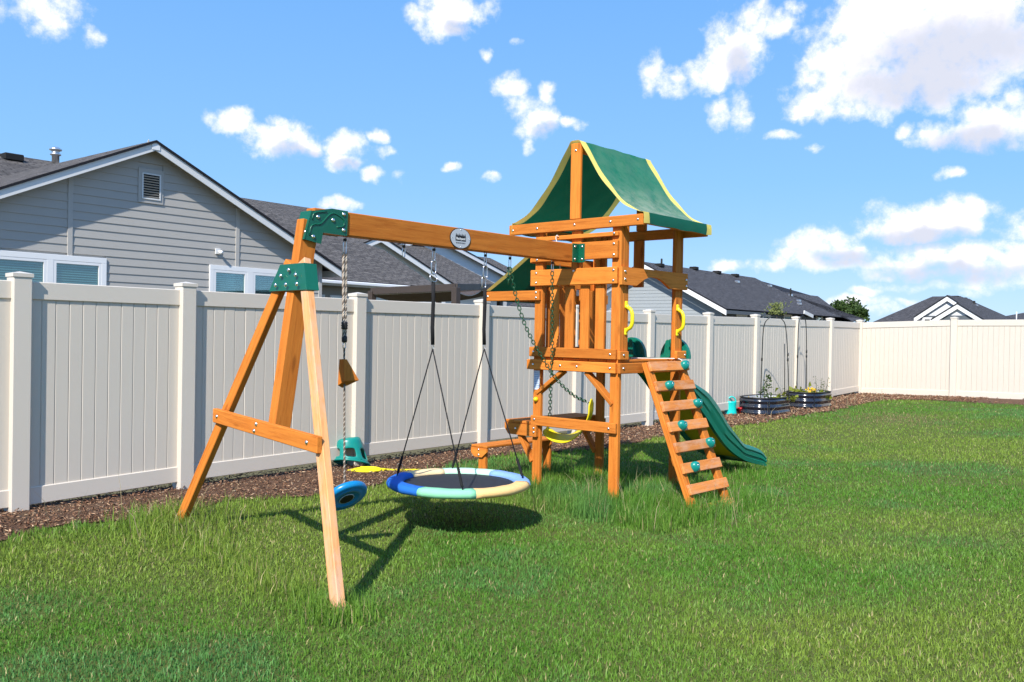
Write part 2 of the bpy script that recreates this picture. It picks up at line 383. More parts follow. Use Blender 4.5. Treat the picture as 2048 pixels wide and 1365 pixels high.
def bar(name, mat, p0, p1, w, h, parent=None, up=(0, 0, 1), c=.004):
    """beam from p0 to p1; local x = length, local y = w, local z = h (towards up)"""
    p0, p1 = Vector(p0), Vector(p1); X = (p1-p0); L = X.length; X.normalize(); Z = Vector(up); Z = (Z - X*Z.dot(X)).normalized(); Y = Z.cross(X)
    V, F = cbox((L/2, w/2, h/2), c); o = mesh_obj(name, V, F, mat, parent); m = (p0+p1)/2
    o.matrix_local = Matrix(((X.x, Y.x, Z.x, m.x), (X.y, Y.y, Z.y, m.y), (X.z, Y.z, Z.z, m.z), (0, 0, 0, 1)))
    return o
def prism(name, mat, poly, axis, t0, t1, parent=None, loc=None, **k):
    """polygon in two coords extruded along axis ('x','y','z') from t0 to t1"""
    def P(a, b, t): return {'x': (t, a, b), 'y': (a, t, b), 'z': (a, b, t)}[axis]
    n = len(poly); V = [P(*p, t0) for p in poly] + [P(*p, t1) for p in poly]
    F = [list(range(n))[::-1], list(range(n, 2*n))] + [[i, (i+1) % n, n+(i+1) % n, n+i] for i in range(n)]
    o = mesh_obj(name, V, F, mat, parent, loc=loc, **k); fix_normals(o); return o
def fix_normals(o):
    bm = bmesh.new(); bm.from_mesh(o.data); bmesh.ops.recalc_face_normals(bm, faces=bm.faces); bm.to_mesh(o.data); bm.free()
def tube_geo(pts, r, n=6, closed=False, V=None, F=None):
    V = [] if V is None else V; F = [] if F is None else F; base = len(V)
    pts = [Vector(p) for p in pts]; m = len(pts); prev = None
    for i, p in enumerate(pts):
        a = pts[(i-1) % m] if (closed or i > 0) else p; b = pts[(i+1) % m] if (closed or i < m-1) else p
        t = (b-a).normalized()
        if prev is None: prev = t.orthogonal().normalized()
        prev = (prev - t*prev.dot(t)).normalized(); q = t.cross(prev); rr = r[i] if isinstance(r, (list, tuple)) else r
        for k in range(n):
            ang = 2*math.pi*k/n; V.append(p + prev*(rr*math.cos(ang)) + q*(rr*math.sin(ang)))
    for i in range(m if closed else m-1):
        for k in range(n):
            i2 = (i+1) % m; F.append([base+i*n+k, base+i*n+(k+1) % n, base+i2*n+(k+1) % n, base+i2*n+k])
    if not closed:
        F.append([base+k for k in range(n)][::-1]); F.append([base+(m-1)*n+k for k in range(n)])
    return V, F
def tube(name, mat, pts, r, parent=None, n=6, closed=False, smooth=True, loc=None):
    V, F = tube_geo(pts, r, n, closed); return mesh_obj(name, V, F, mat, parent, smooth=smooth, loc=loc)
def lathe(name, mat, prof, parent=None, n=20, smooth=True, loc=None, sx=1, sy=1, rot=None):
    V = []; F = []; m = len(prof)
    for r, z in prof:
        for k in range(n): V.append((r*math.cos(2*math.pi*k/n)*sx, r*math.sin(2*math.pi*k/n)*sy, z))
    for i in range(m-1):
        for k in range(n): F.append([i*n+k, i*n+(k+1) % n, (i+1)*n+(k+1) % n, (i+1)*n+k])
    F.append(list(range(n))[::-1]); F.append([(m-1)*n+k for k in range(n)])
    return mesh_obj(name, V, F, mat, parent, smooth=smooth, loc=loc, rot=rot)
def curve_pts(P, n):
    """Catmull-Rom through P"""
    P = [np.array(p, float) for p in P]; Q = [2*P[0]-P[1]] + P + [2*P[-1]-P[-2]]; out = []
    for i in range(1, len(Q)-2):
        for k in range(n):
            t = k/n; a, b, c, d = Q[i-1:i+3]
            out.append(.5*((2*b)+(-a+c)*t+(2*a-5*b+4*c-d)*t*t+(-a+3*b-3*c+d)*t**3))
    out.append(P[-1]); return out
def structure(o): o['kind'] = 'structure'; return o
def stuff(o): o['kind'] = 'stuff'; return o
# ---------------------------------------------------------------- terrain
DF = np.array([math.cos(PF), math.sin(PF)]); NF = np.array([math.sin(PF), -math.cos(PF)])   # along the fence / towards the lawn
F0 = np.array([-3.54, 6.253])                                   # front left corner of the first post in view
def fxy(s, t=0.): return F0 + DF*s + NF*t
def gz(x, y):
    x = np.asarray(x, float); y = np.asarray(y, float); t = (x-F0[0])*NF[0]+(y-F0[1])*NF[1]; q = np.clip((t-.5)/1.9, 0, 1); q = q*q*(3-2*q)
    rise = .026*np.log1p(np.exp(np.clip(x-4, -30, 30)))*np.clip(1-(np.abs(y)-25)/40, 0, 1)
    return rise-.075*q*np.clip(1-(x-4.5)/3., 0, 1)
def to_st(p): d = np.asarray(p)[..., :2]-F0; return d@DF, d@NF
# ground sheet to the horizon
def grid_sheet(name, mat, xs, ys, zf):
    V = [(x, y, float(zf(x, y))) for y in ys for x in xs]; n = len(xs)
    F = [[j*n+i, j*n+i+1, (j+1)*n+i+1, (j+1)*n+i] for j in range(len(ys)-1) for i in range(n-1)]
    return structure(mesh_obj(name, V, F, mat))
gx = [-900, -300, -120, -60, -40, -30] + list(range(-25, 41, 3)) + [50, 70, 120, 300, 900]
gy = [-900, -200, -60, -30, -20, -10, -5] + list(range(0, 46, 3)) + [55, 80, 130, 300, 1200]
grid_sheet('ground', 'ground', gx, gy, lambda x, y: gz(x, y)-.13)
def lawn_sheet():
    V = []; F = []; ss = np.arange(-10, 17.91, .45); ts = np.arange(-.2, 16, .45); n = len(ss)
    for t in ts:
        for s in ss:
            p = fxy(s, t); V.append((p[0], p[1], float(gz(*p))))
    for j in range(len(ts)-1):
        for i in range(n-1): F.append([j*n+i, j*n+n+i, j*n+n+i+1, j*n+i+1])
    return structure(mesh_obj('lawn', V, F, 'soil_lawn'))
lawn_sheet()
# edge between bark bed and lawn, traced on the ground
EDGE_PX = [(-260, 1142), (0, 1086), (60, 1072), (130, 1052), (250, 1044), (330, 1028), (400, 1020), (450, 1006), (540, 1000), (660, 990), (740, 976), (780, 964), (880, 936), (1000, 914), (1100, 906), (1200, 900), (1250, 892),
           (1310, 879), (1380, 868), (1461, 855), (1540, 845), (1576, 838), (1625, 829), (1668, 823), (1696, 815.6), (1716, 811), (1735, 807), (1760, 803), (1800, 801), (1868, 802), (1956, 807), (2048, 811), (2200, 819), (2500, 838)]
def edge_pts():
    out = []
    for u, v in EDGE_PX:
        z = 0.
        for _ in range(4): p = onz(u, v, z); z = float(gz(p[0], p[1]))
        out.append(p[:2])
    return curve_pts(out, 4)
EDGE = np.array(edge_pts())
ES, ET = to_st(EDGE)
SCORN = 17.92                                     # s of the back fence
# lawn test: t greater than edge value at s (left part), and s smaller than edge at t (back part)
kc = int(np.argmin(np.abs(EDGE[:, 0]-onz(1735, 807, .1)[0])))
def in_lawn(P):
    s, t = to_st(P)
    te = np.interp(s, ES[:kc+1], ET[:kc+1]); se = np.interp(t, ET[kc:], ES[kc:])
    rag = .05*np.sin(s*7.3)+.04*np.sin(s*17.1+1)+.03*np.sin(s*31)
    return (t > te+rag) & (s < se+rag*.5)
def mulch():
    V = []; F = []; K = 5
    def strip(A, Bp):
        n0 = len(V)
        for p, q in zip(A, Bp):
            for k in range(K+1):
                r = p+(q-p)*k/K; hump = .018*math.sin(math.pi*k/K)
                V.append((r[0], r[1], float(gz(*r))+.006+hump))
        for i in range(len(A)-1):
            for k in range(K): a = n0+i*(K+1)+k; F.append([a, a+1, a+K+2, a+K+1])
    A = [EDGE[i]-NF*.02 for i in range(kc+1)]; Bq = [fxy(s, -.25) for s in ES[:kc+1]]
    strip(A, Bq)
    A = [EDGE[i]+DF*.02 for i in range(kc, len(EDGE))]; Bq = [fxy(SCORN+.25, t) for t in ET[kc:]]
    strip(A, Bq)
    n0 = len(V); e = EDGE[kc]
    for r in (e, fxy(ES[kc], -.25), fxy(SCORN+.25, -.25), fxy(SCORN+.25, ET[kc])): V.append((r[0], r[1], float(gz(*r))+.006))
    F.append([n0, n0+1, n0+2, n0+3])
    o = mesh_obj('mulch_bed', V, F, 'mulch'); fix_normals(o)
    if o.data.polygons[0].normal.z < 0: o.data.flip_normals()
    structure(o)
mulch()
# ---------------------------------------------------------------- vinyl fences
POST_W, CAP_W = .128, .140
def make_post_meshes():
    V, F = cbox((POST_W/2, POST_W/2, .90), .006); pm = mesh_obj('post', V, F, 'vinyl')
    h = CAP_W/2; V = [(-h, -h, 0), (h, -h, 0), (h, h, 0), (-h, h, 0), (-h, -h, .026), (h, -h, .026), (h, h, .026), (-h, h, .026), (0, 0, .042)]
    F = [[3, 2, 1, 0], [0, 1, 5, 4], [1, 2, 6, 5], [2, 3, 7, 6], [3, 0, 4, 7], [4, 5, 8], [5, 6, 8], [6, 7, 8], [7, 4, 8]]
    cm = mesh_obj('post_cap', V, F, 'vinyl'); return pm, cm
PM, CM = make_post_meshes()
BW = .1007
def board_proto(w):
    V, F = cbox((w/2, .011, .70), .0045); return mesh_obj('board', V, F, 'vinyl_board')
BM = board_proto(BW-.0012)
def fence(name, label, pts, tops, heading, drops):
    """pts: post centres in plan; tops: height of the post shoulder (cap top edge)"""
    root = thing(name, label, 'fence', (*pts[0], 0), heading)
    inv = Matrix.Rotation(-heading, 2); o0 = Vector(pts[0])
    L = [inv @ (Vector(p)-o0) for p in pts]
    for q, zt in zip(L, tops):
        p = inst(PM, root, (q.x, q.y, zt-.026-.90)); inst(CM, p, (0, 0, .90-.004))
    for (q0, q1, z0, z1, d0, d1) in zip(L[:-1], L[1:], tops[:-1], tops[1:], drops[:-1], drops[1:]):
        d = q1-q0; ln = d.length; u = d/ln; gap = POST_W/2-.012
        a = q0+u*gap; b = q1-u*gap; w = (b-a).length
        for (zz0, zz1, hh, th) in ((z0-.058-.065, z1-.058-.065, .130, .046), (d0+.075+.064, d1+.075+.064, .128, .046)):
            r = bar('rail', 'vinyl', (a.x, a.y, zz0), (b.x, b.y, zz1), th, hh, root, c=.005)
        n = max(3, int(round(w/BW))); bw = w/n; sl = (z1-z0)
        for k in range(n):
            f = (k+.5)/n; c = a+u*((k+.5)*bw)
            zb = d0+(d1-d0)*f+.15; zt = z0+(z1-z0)*f-.14
            inst(BM, root, (c.x, c.y+random.uniform(-.0012, .0012), (zb+zt)/2), scale=(bw/BW, 1, (zt-zb)/1.4))
    return root
s_list = [-3.69, -1.847, 0, 1.292, 3.137, 4.983, 6.83, 8.676, 10.525, 12.31, 14.16, 15.98, 17.84]
t_list = [1.728, 1.727, 1.726, 1.723, 1.721, 1.729, 1.729, 1.729, 1.741, 1.757, 1.764, 1.781, 1.782]
d_list = [-.03, -.03, -.03, .0, .02, .02, .02, .02, .03, .04, .045, .05, .09]
HW = CAP_W/2
centre = lambda s, t: fxy(s+HW, t-HW)
fence('vinyl_fence', 'long beige vinyl privacy fence behind the play set, running away to the corner', [tuple(centre(s, 0)) for s in s_list], t_list, PF, d_list)
t2 = [0, 1.97, 3.86, 5.75, 7.6]; z2 = [1.782, 1.850, 1.868, 1.89, 1.91]
P2 = [tuple(centre(17.84, t)) for t in t2]
f2 = fence('vinyl_fence', 'beige vinyl privacy fence across the far end of the lawn, at right', P2, z2, PF-math.pi/2, [.04, .085, .105, .13, .15])
for c in list(f2.children):                       # the corner post belongs to the long fence
    if c.name.startswith('post') and c.location.length < 1.8 and abs(c.location.x) < .05:
        for k in list(c.children): bpy.data.objects.remove(k)
        bpy.data.objects.remove(c)
for o in (PM, CM, BM): bpy.data.objects.remove(o)
# ---------------------------------------------------------------- houses
DH = np.array([math.cos(PH), math.sin(PH), 0]); NH = np.array([math.sin(PH), -math.cos(PH), 0])
HP = ond(360, 500, 19.6); HP[2] = 0
class Frame:
    """local frame of a facade: x along the wall, y into the house (away), z up"""
    def __init__(s, P, heading):
        s.P = np.array([P[0], P[1], 0.]); s.h = heading
        s.X = np.array([math.cos(heading), math.sin(heading), 0]); s.Y = np.array([-math.sin(heading), math.cos(heading), 0])
    def at(s, u, v, y=0.):
        q = onplane(u, v, s.P+s.Y*y, s.Y); d = q-s.P; return d@s.X, q[2]
    def on_roof(s, u, v, y0, z0, slope):
        n = -s.Y*slope+np.array([0, 0, 1.]); P = s.P+s.Y*y0; P[2] = z0
        q = onplane(u, v, P, n); d = q-s.P; return np.array([d@s.X, d@s.Y, q[2]])
    def on_side(s, u, v, x):
        q = onplane(u, v, s.P+s.X*x, s.X); d = q-s.P; return d@s.Y, q[2]
def slab(name, mat, P4, parent, th=.06, uvx=None):
    """roof sheet: planar polygon (local coords) with thickness and metric UVs (u along X, v up the slope)"""
    P = [Vector(p) for p in P4]; n = (P[1]-P[0]).cross(P[2]-P[0]).normalized()
    if n.z < 0: P = P[::-1]; n = -n
    V = [p for p in P]+[p-n*th for p in P]; k = len(P); F = [list(range(k)), list(range(k, 2*k))[::-1]]+[[i, k+i, k+(i+1) % k, (i+1) % k] for i in range(k)]
    o = mesh_obj(name, V, F, mat, parent, mats=[mat, 'roof_edge'], fm=[0, 1]+[1]*k)
    hd = Vector((n.y, -n.x, 0)); hd = hd.normalized() if hd.length > 1e-6 else Vector((1, 0, 0)); vd = n.cross(hd)
    uv = o.data.uv_layers.new(name='UVMap')
    for lp in o.data.loops: c = o.data.vertices[lp.vertex_index].co; uv.data[lp.index].uv = (c.dot(hd), c.dot(vd))
    return o
def gable_limits(z, xl, xr, peakx, peakz, pitch):
    hw = max(0., (peakz-z)/pitch); return max(xl, peakx-hw), min(xr, peakx+hw)
def siding(parent, mat, x0, x1, z0, z1, expo, holes, peak=None, y=0., zoff=0., part='siding_plank'):
    """lap planks, each its own piece, split around openings and cut along the gable"""
    z = zoff
    while z < z1:
        lo, hi = max(z, z0), min(z+expo, z1)
        if hi-lo > .02:
            segs = [(x0, x1)]
            for (a, b, c, d) in holes:
                if c < hi-.01 and d > lo+.01:
                    ns = []
                    for p, q in segs:
                        if b <= p or a >= q: ns.append((p, q)); continue
                        if a > p: ns.append((p, a))
                        if b < q: ns.append((b, q))
                    segs = ns
            for p, q in segs:
                if peak:
                    pl, ql = gable_limits(lo, p, q, *peak); pu, qu = gable_limits(hi, p, q, *peak)
                else: pl = pu = p; ql = qu = q
                if ql-pl < .03: continue
                if qu < pu: pu = qu = (pu+qu)/2
                yb, yt = y-.020, y-.006
                V = [(pl, yb, lo), (ql, yb, lo), (qu, yt, hi), (pu, yt, hi), (pl, y+.02, lo), (ql, y+.02, lo), (qu, y+.02, hi), (pu, y+.02, hi)]
                F = [[0, 1, 2, 3], [4, 7, 6, 5], [0, 4, 5, 1], [3, 2, 6, 7], [0, 3, 7, 4], [1, 5, 6, 2]]
                mesh_obj(part, V, F, mat, parent)
        z += expo
def rake(parent, mat, peak, z_end, x_end, y0, y1, h=.17, name='fascia_board'):
    """sloping fascia from peak (x,z top) to end"""
    (px, pz) = peak
    prism(name, mat, [(px, pz), (x_end, z_end), (x_end, z_end-h), (px, pz-h)], 'y', y0, y1, parent)
def window(parent, x0, x1, z0, z1, y=-.03, fw=.05, blinds=True, trim=.09, trim_mat='white_trim', outer=True):
    w = box('window', trim_mat, (x0, y-.012, z0), (x0+fw, y+.06, z1), parent, .003)
    cx, cy, cz = w.location
    def sub(nm, m, lo, hi, c=.003):
        o = box(nm, m, lo, hi, w, c); o.location = (o.location.x-cx, o.location.y-cy, o.location.z-cz); return o
    sub('frame', trim_mat, (x1-fw, y-.012, z0), (x1, y+.06, z1)); sub('frame', trim_mat, (x0+fw, y-.012, z1-fw), (x1-fw, y+.06, z1)); sub('frame', trim_mat, (x0+fw, y-.012, z0), (x1-fw, y+.06, z0+fw))
    sub('pane', 'glass', (x0+fw, y+.012, z0+fw), (x1-fw, y+.018, z1-fw), .001)
    if blinds:
        V = []; F = []; z = z1-fw-.03
        while z > z0+fw+.02:
            n = len(V); V += [(x0+fw+.005, y+.032, z-.018), (x1-fw-.005, y+.032, z-.018), (x1-fw-.005, y+.052, z+.020), (x0+fw+.005, y+.052, z+.020)]; F.append([n, n+1, n+2, n+3]); z -= .048
        V = [(a-cx, b-cy, c-cz) for a, b, c in V]; b = mesh_obj('blinds', V, F, 'blind', w); stuff(b)
    sub('backing', 'room_dark', (x0+fw, y+.062, z0+fw), (x1-fw, y+.075, z1-fw), .001)
    return w
# --- grey house with the big gable
def house_one():
    fr = Frame(HP, PH); h = thing('house', 'grey lap-sided house with a wide gable and white windows behind the left of the fence', 'house', tuple(fr.P), PH)
    px, pz, pit = -.765, 5.30, .466; yo = -.30                       # rake top line, overhang
    wl, wr = -5.45, 3.95; zin = pz-.05-.02                         # planks run up to the soffit
    peak = (px, zin, pit)
    wins = [(-4.15, -1.667, 1.2, 2.745), (.724, 2.94, 1.2, 2.79)]
    t1, t2 = (-2.46, -2.36), (1.40, 1.50)
    vent = (-1.0, -.43, 4.0, 4.74)
    holes = wins+[(t1[0], t1[1], 0, 9), (t2[0], t2[1], 0, 9), vent]
    prism('wall', 'grey_trim', [(wl, -.3), (wr, -.3), (wr, zin-(wr-px)*pit), (px, zin), (wl, zin-(px-wl)*pit)], 'y', .012, .15, h)
    siding(h, 'grey_siding', wl, wr-.10, -.2, 6, .172, holes, peak, 0., 2.279-.172*13)
    for a, b in (t1, t2): box('trim_board', 'grey_trim', (a, -.032, wins[0][3] if a < 0 else wins[1][3]), (b, .012, zin-abs((a if a < px else b)-px)*pit), h)
    box('corner_board', 'grey_trim', (wr-.10, -.032, -.2), (wr+.005, .10, zin-(wr-px)*pit), h)
    # gable vent
    v = box('gable_vent', 'grey_trim', (-1.0, -.034, 4.0), (-.43, .0, 4.74), h); o = v.location
    fx0, fx1, fz0, fz1 = -.905, -.515, 4.10, 4.62
    for lo, hi in (((fx0-.02, -.05, fz0-.02), (fx0+.012, -.034, fz1+.02)), ((fx1-.012, -.05, fz0-.02), (fx1+.02, -.034, fz1+.02)), ((fx0+.012, -.05, fz1-.01), (fx1-.012, -.034, fz1+.02)), ((fx0+.012, -.05, fz0-.02), (fx1-.012, -.034, fz0+.012))):
        q = box('vent_frame', 'pale_trim', lo, hi, v, .002); q.location = q.location-o
    q = box('vent_back', 'vent_dark', (fx0, -.036, fz0), (fx1, -.034, fz1), v, .0005); q.location -= o
    for k in range(9):
        z = fz0+.035+k*.054; q = bar('louver', 'grey_trim', (fx0+.012, -.044, z), (fx1-.012, -.044, z), .006, .026, v, up=(0, -.9, 1), c=.001); q.location -= o
    # paired windows
    for (x0, x1, z0, z1), mull in ((wins[0], (-2.86, -2.73)), (wins[1], (1.71, 1.885))):
        for lo, hi in (((x0, -.045, z1-.11), (x1, .012, z1)), ((x0, -.045, z0), (x0+.105, .012, z1-.11)), ((x1-.105, -.045, z0), (x1, .012, z1-.11)), ((mull[0], -.045, z0), (mull[1], .012, z1-.11))):
            box('window_trim', 'white_trim', lo, hi, h)
        window(h, x0+.107, mull[0]-.002, z0, z1-.112, fw=.055); window(h, mull[1]+.002, x1-.107, z0, z1-.112, fw=.055)
    # outdoor light
    L = box('wall_light', 'pale_trim', (.86, -.05, 3.04), (.99, -.02, 3.17), h, .004)
    lathe('spot_head', 'white_trim', [(.012, 0), (.035, .01), (.045, .08), (.04, .10)], L, 12, loc=(.01, -.03, .0), rot=(math.radians(110), 0, .4))
    # fascias and gable roof (shared along x, ridge runs away)
    depth = 6.2; ends = ((px-5.13, -1), (px+5.13, 1))
    for xe, sg in ends:
        ze = pz-5.13*pit
        rake(h, 'pale_trim', (px, pz-.03), ze-.03, xe, yo, yo+.03)
        slab('roof', 'shingle_brown', [(px, yo-.03, pz+.02), (xe+sg*.03, yo-.03, ze+.02), (xe+sg*.03, depth, ze+.02), (px, depth, pz+.02)], h, .05)
        prism('soffit', 'soffit', [(px, pz-.07), (xe, ze-.07), (xe, ze-.10), (px, pz-.10)], 'y', yo+.03, .0, h)
    box('fascia_cap', 'white_trim', (px-.09, yo-.012, pz-.19), (px+.09, yo-.002, pz-.02), h)
    box('eave_board', 'pale_trim', (px+5.10, yo+.03, pz-5.13*pit-.19), (px+5.13, depth, pz-5.13*pit-.03), h)
    # main roof behind, its eave right of the gable, with hip
    y0 = 1.5; x_, z0 = fr.at(646, 557.7, y0)
    R = lambda u, v: fr.on_roof(u, v, y0, z0, .466)
    ridge_y = R(0, 307)[1]; rz = z0+(ridge_y-y0)*.466
    p_hip = R(768, 500.5); p_low = R(864, 566); e_r = R(860, 573.5)
    rx = R(490, 405); k = (ridge_y-rx[1])/(rx[1]-p_hip[1]); hx = rx[0]+(rx[0]-p_hip[0])*k
    poly = [(-9, y0, z0), (e_r[0], y0, z0), tuple(p_low), tuple(p_hip), tuple(rx), (hx, ridge_y, rz), (-9, ridge_y, rz)]
    slab('roof', 'shingle_brown', poly, h, .05)
    bx = [(-9, ridge_y+.001, rz), (hx, ridge_y+.001, rz), (hx+.2, 2*ridge_y-y0, z0), (-9, 2*ridge_y-y0, z0)]
    slab('roof', 'shingle_brown', bx, h, .05)
    slab('roof', 'shingle_brown', [(hx, ridge_y, rz-.01), tuple(rx-np.array([0, 0, .01])), tuple(p_hip-np.array([0, 0, .01])), (p_hip[0]+1.4, p_hip[1]+3.6, z0), (hx+1.2, 2*ridge_y-y0, z0)], h, .05)
    slab('roof', 'shingle_brown', [tuple(p_hip-np.array([0, 0, .012])), tuple(p_low-np.array([0, 0, .012])), (e_r[0], y0, z0-.01), (p_hip[0]+1.4, p_hip[1]+3.6, z0)], h, .05)
    box('gutter', 'white_trim', (wr+.5, y0-.13, z0-.13), (e_r[0]+.02, y0-.01, z0-.03), h, .02)
    box('eave_board', 'pale_trim', (wr+.35, y0-.008, z0-.17), (e_r[0], y0+.02, z0-.06), h)
    box('soffit', 'soffit', (wr, y0+.02, z0-.17), (e_r[0], y0+.55, z0-.14), h)
    yb = y0+.55; xr = e_r[0]-.3
    box('wall', 'soffit', (wr-.1, yb, -.2), (xr, yb+.12, z0-.17), h)
    box('side_wall', 'grey_siding', (wr-.12, .15, -.2), (wr, yb, z0+.2), h)
    wa = fr.at(659, 600, yb)[0]; wb = fr.at(722, 600, yb)[0]; wc = fr.at(728, 600, yb)[0]; wd = fr.at(775, 600, yb)[0]
    for a, b in ((wa, wb), (wc, wd)): window(h, a, b, 1.0, z0-.42, y=yb-.03, fw=.06)
    wz = fr.at(654, 600, yb)[0]; window(h, wz-1.0, wz-.1, 1.0, z0-.42, y=yb-.03, fw=.06)
    # things on the roof
    def vent_box(u, v, s=1.):
        p = R(u, v); b = box('roof_vent', 'vent_dark', (p[0]-.25*s, p[1]-.18*s, p[2]-.05), (p[0]+.25*s, p[1]+.18*s, p[2]+.14*s), h, .02); return b
    vent_box(24, 319); vent_box(137, 332, .6)
    p = R(111, 326); lathe('flue_pipe', 'tin', [(.10, -.4), (.10, .20), (.15, .22), (.15, .26), (.11, .27), (.11, .34), (.17, .36), (.17, .40), (.10, .44), (.02, .47)], h, 14, loc=tuple(p))
    q = fr.at(258, 298, 1.2); zr = pz-abs(q[0]-px)*pit
    bb = box('roof_vent', 'vent_dark', (-.30, -.25, -.02), (.30, .25, .11), h, .02); bb.location = (q[0]-.05, 1.2, zr+.08); bb.rotation_euler = (0, -math.atan(pit), 0)
    box('inner_wall', 'room_dark', (-8, 2.6, -.2), (wr, 2.7, 2.6), h)
    return fr
FR1 = house_one()
# --- pale houses further along the row: gable wing plus a front roof slope
def row_house(name, label, off, peak_px, rake_px, wallmat, roofmat, tri, left_len=4.5, ridge_px=None, extra=None, pitch=None):
    fr = Frame(HP-NH*(-off), PH); h = thing(name, label, 'house', tuple(fr.P), PH, 'neighbouring houses')
    px, pz = fr.at(*peak_px); rx, rz = fr.at(*rake_px); pit = pitch or (pz-rz)/(rx-px); ln = rx-px
    zin = pz-.10; xe = px+ln; pk = (px, zin, pit); wr = xe-.5; wl = px-left_len+.5
    prism('wall', wallmat, [(wl, -.3), (wr, -.3), (wr, zin-(wr-px)*pit), (px, zin), (wl, max(-.2, zin-(px-wl)*pit))], 'y', .012, .15, h)
    siding(h, wallmat, wl, wr, max(.8, pz-ln*pit-1.2), pz, .19, [], pk)
    for s_, x_e in ((-1, px-left_len), (1, xe)):
        ze = pz-abs(x_e-px)*pit
        rake(h, 'white_trim', (px, pz-.03), ze-.03, x_e, -.35, -.31, .24)
        slab('roof', roofmat, [(px, -.38, pz+.03), (x_e, -.38, ze+.03), (x_e, 5, ze+.03), (px, 5, pz+.03)], h, .06)
    return fr, h, px, pz, pit, xe
def house_two():
    fr, h, px, pz, pit, xe = row_house('house', 'pale blue-white gabled house with brown shingles, seen under the swing beam', -11, (752, 473), (905, 574.5), 'white_siding', 'shingle_brown', None)
    y0 = .9; x1, z0 = fr.at(905, 580, y0)
    top = lambda u, v: tuple(fr.on_roof(u, v, y0, z0, .42))
    slab('roof', 'shingle_brown', [(px+.4, y0, z0), (px+11, y0, z0), (px+11, y0+12, z0+12*.42), (px+.4, y0+12, z0+12*.42)], h, .06)
    slab('roof', 'shingle_brown', [(px+.4, y0+12.01, z0+12*.42), (px+11, y0+12.01, z0+12*.42), (px+11, y0+24, z0), (px+.4, y0+24, z0)], h, .06)
    box('wall', 'white_siding', (px+1, y0+.5, -.3), (px+10.6, y0+.7, z0-.1), h)
    box('eave_board', 'white_trim', (xe-.2, y0-.03, z0-.2), (px+11, y0-.005, z0-.02), h)
house_two()
def house_three():
    fr, h, px, pz, pit, xe = row_house('house', 'house with white double rake boards, its brown roof behind the logo beam and green awning', -19, (862, 470), (1024, 557), 'white_siding', 'shingle_brown', None, pitch=None)
    y0 = .9; x1, z0 = fr.at(1030, 590, y0)
    slab('roof', 'shingle_brown', [(px+.4, y0, z0), (px+16, y0, z0), (px+16, y0+8, z0+8*.42), (px+.4, y0+8, z0+8*.42)], h, .06)
    slab('roof', 'shingle_brown', [(px+.4, y0+8, z0+8*.42), (px+16, y0+8, z0+8*.42), (px+16, y0+16, z0), (px+.4, y0+16, z0)], h, .06)
    box('wall', 'white_siding', (px+1, y0+.5, -.3), (px+15.6, y0+.7, z0-.1), h)
house_three()
def house_four():
    fr, h, px, pz, pit, xe = row_house('house', 'small white gabled house seen through the play tower doorway', -10.5, (1262, 540), (1327, 601), 'white_siding', 'shingle_slate', None, left_len=6)
    y0 = 1.2; x1, z0 = fr.at(1330, 603, y0)
    slab('roof', 'shingle_slate', [(px+.3, y0, z0), (xe+5, y0, z0), (xe+3, y0+5, z0+5*.42), (px+.3, y0+5, z0+5*.42)], h, .06)
    box('wall', 'white_siding', (px+1, y0+.4, -.3), (xe+4.6, y0+.6, z0-.1), h)
    box('eave_board', 'white_trim', (xe-.2, y0-.03, z0-.22), (xe+5, y0-.005, z0-.04), h)
    a, zt = fr.at(1266, 611); b, zb = fr.at(1291, 626); window(h, a-.1, b+.15, zb-1.0, zt+.1, y=-.05, fw=.12)
house_four()
